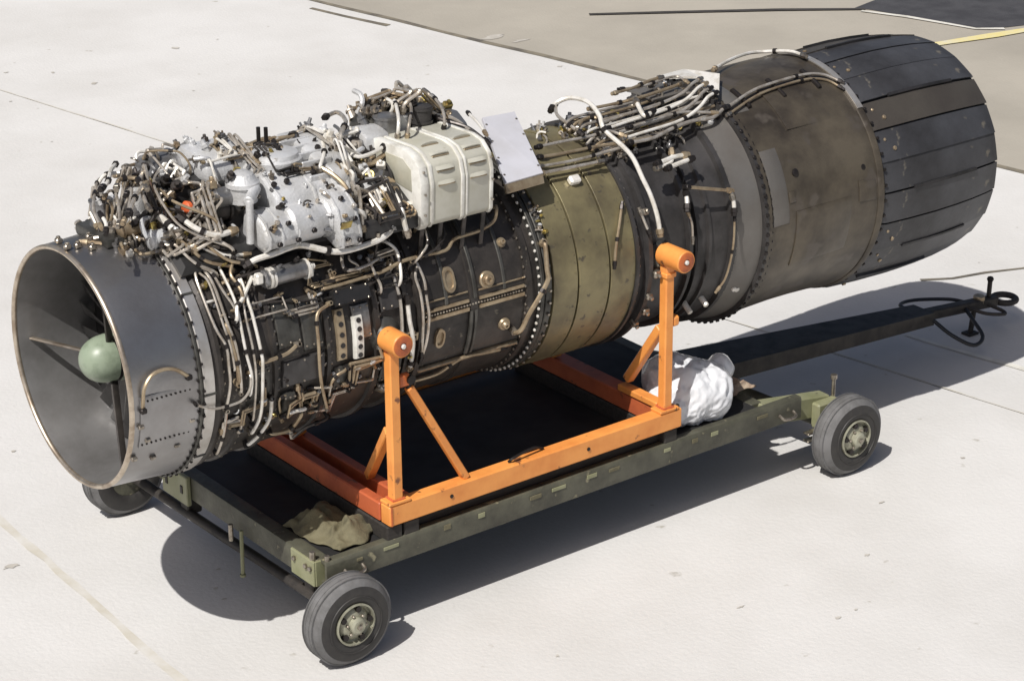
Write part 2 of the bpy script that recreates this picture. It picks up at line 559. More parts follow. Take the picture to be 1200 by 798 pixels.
# --- intake
duct = eb(lathe([(0.345, 0.404), (0.25, 0.408), (0.12, 0.419), (0.03, 0.431), (0.004, 0.436)]), "intake_inner_wall", "intake_inner")
skin = eb(lathe([(0.006, 0.448), (0.03, 0.4515), (0.10, 0.455), (0.18, 0.460), (0.262, 0.4655)]), "intake_outer_skin", "intake_metal")
lipm = []
for k in range(13):
    a = R(-20 + 220 * k / 12)
    lipm.append((0.006 - 0.012 * math.sin(a), 0.4425 - 0.0095 * math.cos(a)))
eb(lathe(lipm, closed=True), "intake_lip", "lip_metal")
fl = ring("intake_flange", "casing_plate", 0.260, 0.272, 0.476)
bolts("bolt_ring", "bolt_dark", 0.2595, 0.470, 72, fl, 0.0065, -0.006)
sb = ring("silver_band", "silver_band", 0.276, 0.322, 0.4745)
bolts("bolt_ring", "bolt_dark", 0.2735, 0.4775, 60, sb, 0.006, 0.004, axial=False)
for th in (5, 47, 92, 128, -40, -90, -135, 180):
    eb(patch(0.276, 0.322, th, th + 1.0, 0.4745, 0.004, nt=2, inset=0.001), "band_seam", "casing_plate", sb)
hose = catmull([S(0.037, 92, 0.458), S(0.039, 87.4, 0.465), S(0.045, 81.8, 0.472), S(0.078, 77.2, 0.474), S(0.127, 76, 0.474),
                S(0.175, 77.5, 0.474), S(0.222, 82, 0.467)])
o = eb(MB().tube(hose, 0.007), "drain_hose", "tan")
mb = MB()
for th, x in ((92, 0.037), (82.5, 0.224)):
    mb.box(S(x, th, 0.464), (0.024, 0.02, 0.022), 0.004, Matrix.Rotation(R(th), 3, 'X'))
eb(mb, "hose_clip", "bolt_dark", o)
mb = MB()
for x, th in ((0.02, 118), (0.10, 121), (0.19, 117), (0.235, 104), (0.06, 108), (0.03, 100)):
    mb.box(S(x, th, 0.460), (0.022, 0.016, 0.014), 0.003, Matrix.Rotation(R(th), 3, 'X'))
stuff(eb(mb, "skin_fastener", "bolt_steel", skin))
eb(patch(0.03, 0.235, 86, 112, 0.4555, 0.004, nt=10), "access_panel", "intake_metal", skin)
mb = MB()
for k in range(11):
    t = k / 10
    mb.hexbolt(S(0.04 + 0.185 * t, 88.2, 0.4605), N(88), 0.004, 0.003)
    mb.hexbolt(S(0.04 + 0.185 * t, 110, 0.4605), N(110), 0.004, 0.003)
stuff(eb(mb, "panel_screw", "bolt_dark", skin))
for x, th in ((0.018, 2), (0.055, 3), (0.09, 8), (0.03, -9), (0.13, -4)):
    eb(MB().box(S(x, th, 0.463), (0.026, 0.024, 0.02), 0.005).hexbolt(S(x, th, 0.472), N(th), 0.008, 0.008), "lug", "bolt_steel", skin)

# --- spinner, struts, fan
spin = [(0.045, 1e-5)]
for k in range(1, 11):
    a = R(90 * k / 10)
    spin.append((0.045 + 0.10 * (1 - math.cos(a)), 0.088 * math.sin(a) ** 0.9))
spin += [(0.33, 0.105), (0.34, 0.10)]
sp = eb(lathe(spin, 40), "spinner", "spinner_paint")
eb(lathe([(0.158, 0.086), (0.158, 0.0905), (0.170, 0.0912), (0.170, 0.087)], 40), "spinner_ring", "bolt_dark", sp)
for k in range(3):
    th = -95 + k * 120
    mb = MB()
    vs, fs = [], []
    pr = [(0.135, 0), (0.139, 0.0045), (0.150, 0.005), (0.165, 0.0)]
    loop = pr + [(x, -w) for x, w in pr[2:0:-1]]
    for r in (0.070, 0.25, 0.424):
        for x, w in loop:
            c = S(x - (0.085 * (r - 0.07) / 0.35), th, r)
            tdir = Vector((0, -math.cos(R(th)), -math.sin(R(th))))
            vs.append(c + tdir * w)
    n = len(loop)
    for L in range(2):
        for i in range(n):
            fs.append((L * n + i, L * n + (i + 1) % n, (L + 1) * n + (i + 1) % n, (L + 1) * n + i))
    eb(mb.add(vs, fs), "intake_strut", "lip_metal" if k == 0 else "casing_dark")  # highlight and shade put into the colour: one strut bright, the rest dark
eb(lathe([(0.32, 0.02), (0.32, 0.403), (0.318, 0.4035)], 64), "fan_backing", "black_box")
bm_ = MB()
for L, (r, tw, c) in enumerate(((0.10, 25, 0.05), (0.25, 42, 0.055), (0.398, 58, 0.06))):
    for sgn in (-1, 1):
        for wdt in (-0.002, 0.002):
            a = R(tw)
            bm_.v.append((0.262 + sgn * c / 2 * math.cos(a) * 0.6, sgn * c / 2 * math.sin(a) + wdt, r))
fs = []
for L in range(2):
    o = 4 * L
    fs += [(o, o + 2, o + 6, o + 4), (o + 1, o + 5, o + 7, o + 3), (o, o + 4, o + 5, o + 1), (o + 2, o + 3, o + 7, o + 6)]
fs += [(8, 10, 11, 9)]
bm_.f = fs
blade_me = bm_.mesh("fan_blade")
blade_me.materials.append(MATS["fan_metal"])
for k in range(26):
    o = bpy.data.objects.new("fan_blade", blade_me)
    COL.objects.link(o)
    o.parent = engine
    o.location = -EOFF
    o.rotation_euler = (R(k * 360 / 26), 0, 0)

# --- compressor casings
fc = eb(lathe([(0.32, 0.455), (0.345, 0.468), (0.36, 0.468), (0.365, 0.455), (0.43, 0.457), (0.435, 0.466), (0.45, 0.466), (0.455, 0.455),
               (0.57, 0.452), (0.575, 0.462), (0.59, 0.462), (0.595, 0.45), (0.80, 0.446), (0.803, 0.458), (0.82, 0.458), (0.823, 0.443),
               (1.02, 0.438), (1.023, 0.452), (1.045, 0.452), (1.048, 0.434), (1.16, 0.432), (1.163, 0.446), (1.18, 0.446), (1.183, 0.43),
               (1.22, 0.429)]), "front_casing", "casing_dark", ang=25)
for x, r in ((0.3615, 0.461), (0.4515, 0.460), (0.5915, 0.456), (0.8215, 0.451), (1.0465, 0.444), (1.1815, 0.438)):
    bolts("bolt_ring", "bolt_steel", x, r, 64, fc, 0.006, 0.007)
cc = eb(lathe([(1.22, 0.429), (1.223, 0.444), (1.245, 0.444), (1.248, 0.426), (1.47, 0.426), (1.473, 0.433), (1.505, 0.433), (1.508, 0.427),
               (1.735, 0.428), (1.738, 0.442), (1.762, 0.442), (1.765, 0.43), (1.80, 0.432)]), "compressor_casing", "casing_dark", ang=25)
bolts("bolt_ring", "bolt_steel", 1.2475, 0.436, 64, cc, 0.006, 0.007)
bolts("bolt_ring", "bolt_steel", 1.7365, 0.436, 72, cc, 0.006, -0.007)
for x0, x1, t0, t1, rr, h in ((1.255, 1.465, 84.0, 85.6, 0.426, 0.012), (1.255, 1.465, 88.2, 90.2, 0.426, 0.012),
                              (1.515, 1.73, 84.0, 85.6, 0.427, 0.012), (1.515, 1.73, 88.2, 90.2, 0.427, 0.012),
                              (1.255, 1.73, 20, 21.5, 0.433, 0.01), (1.255, 1.73, 118, 120, 0.433, 0.01),
                              (1.255, 1.465, 79.6, 80.4, 0.426, 0.007), (1.515, 1.73, 80.2, 81, 0.427, 0.007)):
    eb(patch(x0, x1, t0, t1, rr, h, nt=2, inset=0.003), "split_flange", "tan", cc)
mb = MB()
for k in range(34):
    mb.hexbolt(S(1.262 + 0.0138 * k, 86.9, 0.4275), N(87), 0.005, 0.007)
stuff(eb(mb, "flange_bolt", "bolt_steel", cc))
for xx in (1.485, 1.355, 1.63):
    eb(patch(xx, xx + 0.016, 22, 84, 0.4335 if xx == 1.485 else 0.427, 0.006, nt=16, inset=0.003), "casing_rib", "casing_plate", cc)
for xx in (1.478, 1.50):
    eb(patch(xx - 0.012, xx + 0.0, 90.2, 116, 0.4335, 0.007, nt=10, inset=0.002), "casing_rib", "casing_plate", cc)


def oval_boss(x, th, r, L, w, h, m, parent, name="oval_boss"):
    mb = MB()
    Mr = Matrix.Rotation(R(th), 3, 'X')
    outer, inner = [], []
    n = 20
    vs = []
    for lev, (sc, hh) in enumerate(((1.0, -0.01), (1.0, h), (0.72, h), (0.66, h * 0.35))):
        for k in range(n):
            a = 2 * math.pi * k / n
            p = Vector((w * math.cos(a) * sc, L * math.copysign(abs(math.sin(a)) ** 0.7, math.sin(a)) * sc, hh))
            vs.append(S(x, th, r) + Mr @ p)
    fs = []
    for lev in range(3):
        for k in range(n):
            fs.append((lev * n + k, lev * n + (k + 1) % n, (lev + 1) * n + (k + 1) % n, (lev + 1) * n + k))
    fs.append(tuple(3 * n + k for k in range(n)))
    return eb(mb.add(vs, fs), name, m, parent)


oval_boss(1.385, 71.5, 0.426, 0.050, 0.026, 0.012, "tan", cc)
oval_boss(1.33, 101, 0.426, 0.040, 0.022, 0.012, "tan", cc)
for x, th, r1 in ((1.558, 76.5, 0.034), (1.64, 103.6, 0.026), (1.30, 55, 0.018), (1.66, 60, 0.02)):
    mb = MB()
    n_ = N(th)
    mb.rev(S(x, th, 0.420), n_, [(0, r1), (0.014, r1), (0.018, r1 * 0.9), (0.018, r1 * 0.62), (0.028, r1 * 0.58), (0.032, r1 * 0.45), (0.032, r1 * .25), (0.026, r1 * .2), (0.026, 1e-5)], 22)
    o = eb(mb, "round_port", "tan", cc)
    mb = MB()
    e1, e2 = frame(n_)
    for k in range(6):
        a = k * math.pi / 3
        mb.hexbolt(S(x, th, 0.437) + (e1 * math.cos(a) + e2 * math.sin(a)) * r1 * 0.8, n_, 0.004, 0.005)
# loose plates and boxes on the front casing
for x0, x1, t0, t1, h, m, nm in ((0.605, 0.70, 60, 82, 0.012, "casing_plate", "cover_plate"), (0.71, 0.79, 62, 86, 0.010, "casing_plate", "cover_plate"),
                             (0.46, 0.56, 88, 108, 0.010, "casing_plate", "cover_plate"), (0.61, 0.79, 88, 101, 0.016, "turbine_dark", "cover_plate"),
                             (0.85, 1.01, 62.5, 69.5, 0.045, "black_box", "control_box"), (0.93, 1.005, 71, 88, 0.014, "grey_metal", "cover_plate"),
                             (0.852, 0.895, 70.5, 96, 0.016, "tan", "perforated_strip"), (0.925, 0.965, 76, 97, 0.024, "cowl_light", "perforated_strip"),
                             (0.84, 1.015, 99, 112, 0.014, "casing_plate", "cover_plate"), (1.06, 1.15, 60, 78, 0.012, "turbine_dark", "cover_plate"),
                             (1.06, 1.15, 100, 116, 0.012, "casing_plate", "cover_plate"), (0.61, 0.66, 104, 116, 0.03, "casing_plate", "valve_block")):
    o = eb(patch(x0, x1, t0, t1, 0.446 if x0 < 0.8 else 0.438, h, nt=6), nm, m, fc)
    mb = MB()
    rr = (0.446 if x0 < 0.8 else 0.438) + h
    if nm == "perforated_strip":
        for k in range(5):
            tt = t0 + (t1 - t0) * (k + 0.5) / 5
            mb.cyl(S((x0 + x1) / 2, tt, rr - 0.006), S((x0 + x1) / 2, tt, rr + 0.002), 0.010, 12)
        stuff(eb(mb, "strip_hole", "black_box", fc))
    else:
        for fx in (0.1, 0.5, 0.9):
            for ft in (0.1, 0.9):
                mb.hexbolt(S(x0 + (x1 - x0) * fx, t0 + (t1 - t0) * ft, rr), N(t0 + (t1 - t0) * ft), 0.0045, 0.005)
        stuff(eb(mb, "plate_screw", "bolt_steel", fc))
# silver actuator along the casing
mb = MB()
a, b = S(0.585, 50.5, 0.497), S(0.775, 50.0, 0.497)
mb.rev(a, b - a, [(0, 1e-5), (0, 0.026), (0.006, 0.034), (0.014, 0.034), (0.016, 0.0335), (0.186, 0.0335), (0.19, 0.02), (0.19, 1e-5)], 28)
act = eb(mb, "actuator", "grey_metal")
mb = MB()
for t in (0.02, 0.034, 0.178):
    mb.rev(a + X * t, X, [(0, 0.03), (0, 0.0385), (0.009, 0.0385), (0.009, 0.03)], 28)
eb(mb, "actuator_clamp", "white", act)
mb = MB()
mb.cyl(a - X * 0.035, a, 0.014, 12, ch=0.002).box(a + Vector((-0.02, -0.01, 0.012)), (0.03, 0.03, 0.04), 0.006)
eb(mb, "actuator_end", "white", act)
mb = MB()
mb.cyl(b, b + X * 0.03, 0.012, 12).box(b + Vector((0.012, -0.004, -0.01)), (0.016, 0.03, 0.05), 0.004)
eb(mb, "actuator_end", "white", act)
# junction ring with hardware before the green casing
fr = ring("bolted_flange", "casing_plate", 1.795, 1.812, 0.458)
bolts("bolt_ring", "white", 1.794, 0.450, 84, fr, 0.0065, -0.008)
fr2 = ring("bolted_flange", "casing_plate", 1.822, 1.852, 0.452)
bolts("bolt_ring", "bolt_steel", 1.838, 0.452, 56, fr2, 0.007, 0.010, axial=False)
# --- green casing in three belts
for i, (x0, x1, r0, r1) in enumerate(((1.856, 1.972, 0.459, 0.462), (1.982, 2.132, 0.462, 0.463), (2.142, 2.268, 0.463, 0.461))):
    gb = eb(lathe([(x0, r0 - 0.03), (x0, r0 - 0.001), (x0 + 0.001, r0), (x1 - 0.001, r1), (x1, r1 - 0.001), (x1, r1 - 0.03)], 120),
            "green_casing", "casing_green")
    if i == 1:
        eb(MB().box(S(2.075, 40, 0.476), (0.05, 0.035, 0.03), 0.006, Matrix.Rotation(R(40), 3, 'X')), "sensor_block", "white", gb)
    mb = MB()
    for k in range(40):
        mb.hexbolt(S(x1 - 0.012, k * 9 + 3, r1), N(k * 9 + 3), 0.0035, 0.0025)
    stuff(eb(mb, "rivet", "casing_green", gb))
lathe_in = eb(lathe([(1.80, 0.44), (2.268, 0.44)], 96), "inner_liner", "groove_dark")

# --- turbine casing
tc = eb(lathe([(2.268, 0.43), (2.27, 0.470), (2.284, 0.470), (2.286, 0.447), (2.330, 0.444), (2.332, 0.472), (2.352, 0.472), (2.354, 0.438),
               (2.45, 0.430), (2.56, 0.432), (2.562, 0.456), (2.578, 0.456), (2.58, 0.436), (2.66, 0.446), (2.662, 0.462), (2.676, 0.462),
               (2.678, 0.449), (2.765, 0.464), (2.767, 0.486), (2.79, 0.486), (2.792, 0.470), (2.86, 0.482), (2.915, 0.492), (2.917, 0.526),
               (2.934, 0.526)], 120), "turbine_casing", "turbine_dark", ang=25)
for x, r, nb, mm in ((2.2855, 0.459, 72, "bolt_steel"), (2.3535, 0.456, 72, "bolt_steel"), (2.5795, 0.446, 60, "bolt_dark"), (2.791, 0.478, 80, "bolt_steel")):
    bolts("bolt_ring", mm, x, r, nb, tc, 0.0065, 0.007)
bolts("bolt_ring", "bolt_dark", 2.926, 0.5265, 80, tc, 0.009, 0.007, axial=False)
for x, th in ((2.63, 128), (2.71, 126), (2.84, 120), (2.86, 121)):
    eb(MB().cyl(S(x, th, 0.44), S(x, th, 0.50), 0.012, 10, ch=0.003), "drain_stub", "white", tc)
mb = MB()
for x, th, sz in ((2.36, 32, 0.04), (2.34, 64, 0.03), (2.37, 96, 0.035), (2.35, 108, 0.03), (2.36, 118, 0.034), (2.34, 127, 0.03)):
    eb(MB().box(S(x, th, 0.47), (sz, sz * 0.9, 0.035), 0.006, Matrix.Rotation(R(th), 3, 'X')).hexbolt(S(x, th, 0.487), N(th), 0.009, 0.012), "mount_lug",
       "bolt_steel", tc)
eb(lathe([(2.793, 0.462), (2.793, 0.482), (2.855, 0.495), (2.914, 0.506), (2.914, 0.48)], 120), "grey_collar", "jet_pipe_plate", tc, 25)
# --- jet pipe
jp = eb(lathe([(2.934, 0.526), (2.952, 0.526), (2.954, 0.512), (3.05, 0.513), (3.20, 0.515), (3.34, 0.517), (3.47, 0.520), (3.575, 0.522)], 120),
        "jet_pipe", "jet_pipe", ang=25)
bolts("bolt_ring", "bolt_dark", 2.953, 0.518, 84, jp, 0.0075, 0.008)
for x0, x1, t0, t1, h, m in ((2.97, 3.06, 52, 88, 0.0035, "jet_pipe_plate"), (3.066, 3.10, 74, 79, 0.005, "jet_pipe"), (3.46, 3.56, 78, 88, 0.004, "jet_pipe"),
                             (3.10, 3.42, 84, 112, 0.003, "jet_pipe"), (2.965, 3.05, -20, 30, 0.0035, "jet_pipe_plate"), (3.16, 3.50, 20, 46, 0.003, "jet_pipe")):
    o = eb(patch(x0, x1, t0, t1, 0.512 + max(0, (x0 + x1) / 2 - 3.0) * 0.017, h, nt=12, inset=0.003), "doubler_plate", m, jp)
for x, th in ((3.12, 66), (3.50, 72)):
    eb(MB().rev(S(x, th, 0.509), N(th), [(0, 0.016), (0.010, 0.016), (0.012, 0.012), (0.012, 1e-5)], 16), "igniter_port", "bolt_dark", jp)
nr = eb(lathe([(3.572, 0.50), (3.572, 0.524), (3.578, 0.528), (3.604, 0.529), (3.610, 0.525), (3.610, 0.50)], 120), "nozzle_ring", "jet_pipe")
eb(lathe([(3.576, 0.5275), (3.576, 0.533), (3.606, 0.534), (3.606, 0.5275)], 30, -14, 44, closed=True), "ring_highlight", "silver_band", nr)  # sunlit top of the ring put in as a brighter arc
bolts("bolt_ring", "bolt_dark", 3.616, 0.5255, 48, nr, 0.008, 0.006, axial=False)
eb(lathe([(2.6, 0.40), (3.6, 0.47), (3.75, 0.50), (4.0, 0.47), (4.3, 0.43), (4.345, 0.435)], 64), "nozzle_liner", "petal_dark")
eb(lathe([(3.0, 0.44), (3.0, 1e-5)], 48), "flame_holder", "petal_dark")
eb(lathe([(2.6, 0.40), (2.6, 0.46)], 48), "inner_bulkhead", "petal_dark")

# --- nozzle petals: one mesh, turned about the axis
PET = [(3.606, 0.518), (3.64, 0.527), (3.78, 0.534), (3.93, 0.537), (4.06, 0.533), (4.18, 0.525), (4.28, 0.513), (4.345, 0.502)]
NP = 24
step = 360 / NP


def petal_mesh(hw, t, prof, name, m, lift=0.0, flat=0.6, lap=0.0):
    vs, fs = [], []
    n = 6
    for lay in (0, 1):
        for i, (x, r) in enumerate(prof):
            for k in range(n + 1):
                th = -hw + 2 * hw * k / n
                flatr = r * math.cos(R(hw)) / math.cos(R(th)) if True else r
                rr = r * (1 - flat) + (flatr + r * (1 - math.cos(R(hw))) * 0.5) * flat + lift - (t if lay == 0 else 0) + lap * th / hw
                vs.append(S(x, th, rr))
    c = n + 1
    q = len(prof)
    o = q * c
    for i in range(q - 1):
        for k in range(n):
            a_, b_ = i * c + k, (i + 1) * c + k
            fs.append((o + a_, o + b_, o + b_ + 1, o + a_ + 1))
            fs.append((a_, a_ + 1, b_ + 1, b_))
        for k in (0, n):
            a_, b_ = i * c + k, (i + 1) * c + k
            fs.append((a_, b_, o + b_, o + a_))
    for i in (0, q - 1):
        for k in range(n):
            a_ = i * c + k
            fs.append((a_, o + a_, o + a_ + 1, a_ + 1))
    me = MB().add(vs, fs).mesh(name, ang=30)
    me.materials.append(MATS[m])
    return me


pets = [petal_mesh(h_, 0.009, PET, "nozzle_petal", m_, lap=l_) for h_, m_, l_ in ((7.25, "petal_metal", 0.002), (7.0, "petal_brown", 0.002), (7.4, "petal_metal", 0.003), (7.15, "petal_metal", 0.001))]
seal = petal_mesh(3.2, 0.008, [(x, r) for x, r in PET], "petal_seal", "petal_dark", lift=-0.011)
spine = petal_mesh(0.75, 0.014, [(x, r) for x, r in PET[1:5]], "petal_spine", "petal_metal", lift=0.011)
spine2 = petal_mesh(0.7, 0.012, [(x, r) for x, r in PET[2:6]], "petal_spine", "petal_dark", lift=0.009)
rngp = random.Random(3)
for k in range(NP):
    a0 = k * step + 3 + rngp.uniform(-0.5, 0.5)
    o = bpy.data.objects.new("nozzle_petal", pets[rngp.choice((0, 0, 1, 2, 3))])
    COL.objects.link(o)
    o.parent = engine
    o.location = -EOFF
    s_ = 1 + rngp.uniform(-0.005, 0.004)
    o.scale = (1, s_, s_)
    o.rotation_euler = (R(a0), 0, 0)
    for me, da, nm, pr in ((seal, step / 2, "petal_seal", 1.0), (spine, 0.0 + rngp.uniform(-2, 2), "petal_spine", 0.22), (spine2, step / 2, "petal_spine", 0.45)):
        if rngp.random() > pr:
            continue
        c = bpy.data.objects.new(nm, me)
        COL.objects.link(c)
        c.parent = o
        c.rotation_euler = (R(da), 0, 0)
    mb = MB()
    if rngp.random() < 0.7:
        mb.hexbolt(S(3.70, 2, 0.528), N(2), 0.010, 0.008)
        mb.hexbolt(S(3.66, -3, 0.525), N(-3), 0.007, 0.006)
        me = mb.mesh("petal_rivet")
        me.materials.append(MATS["tan"])
        c = bpy.data.objects.new("petal_rivet", me)
        COL.objects.link(c)
        c.parent = o

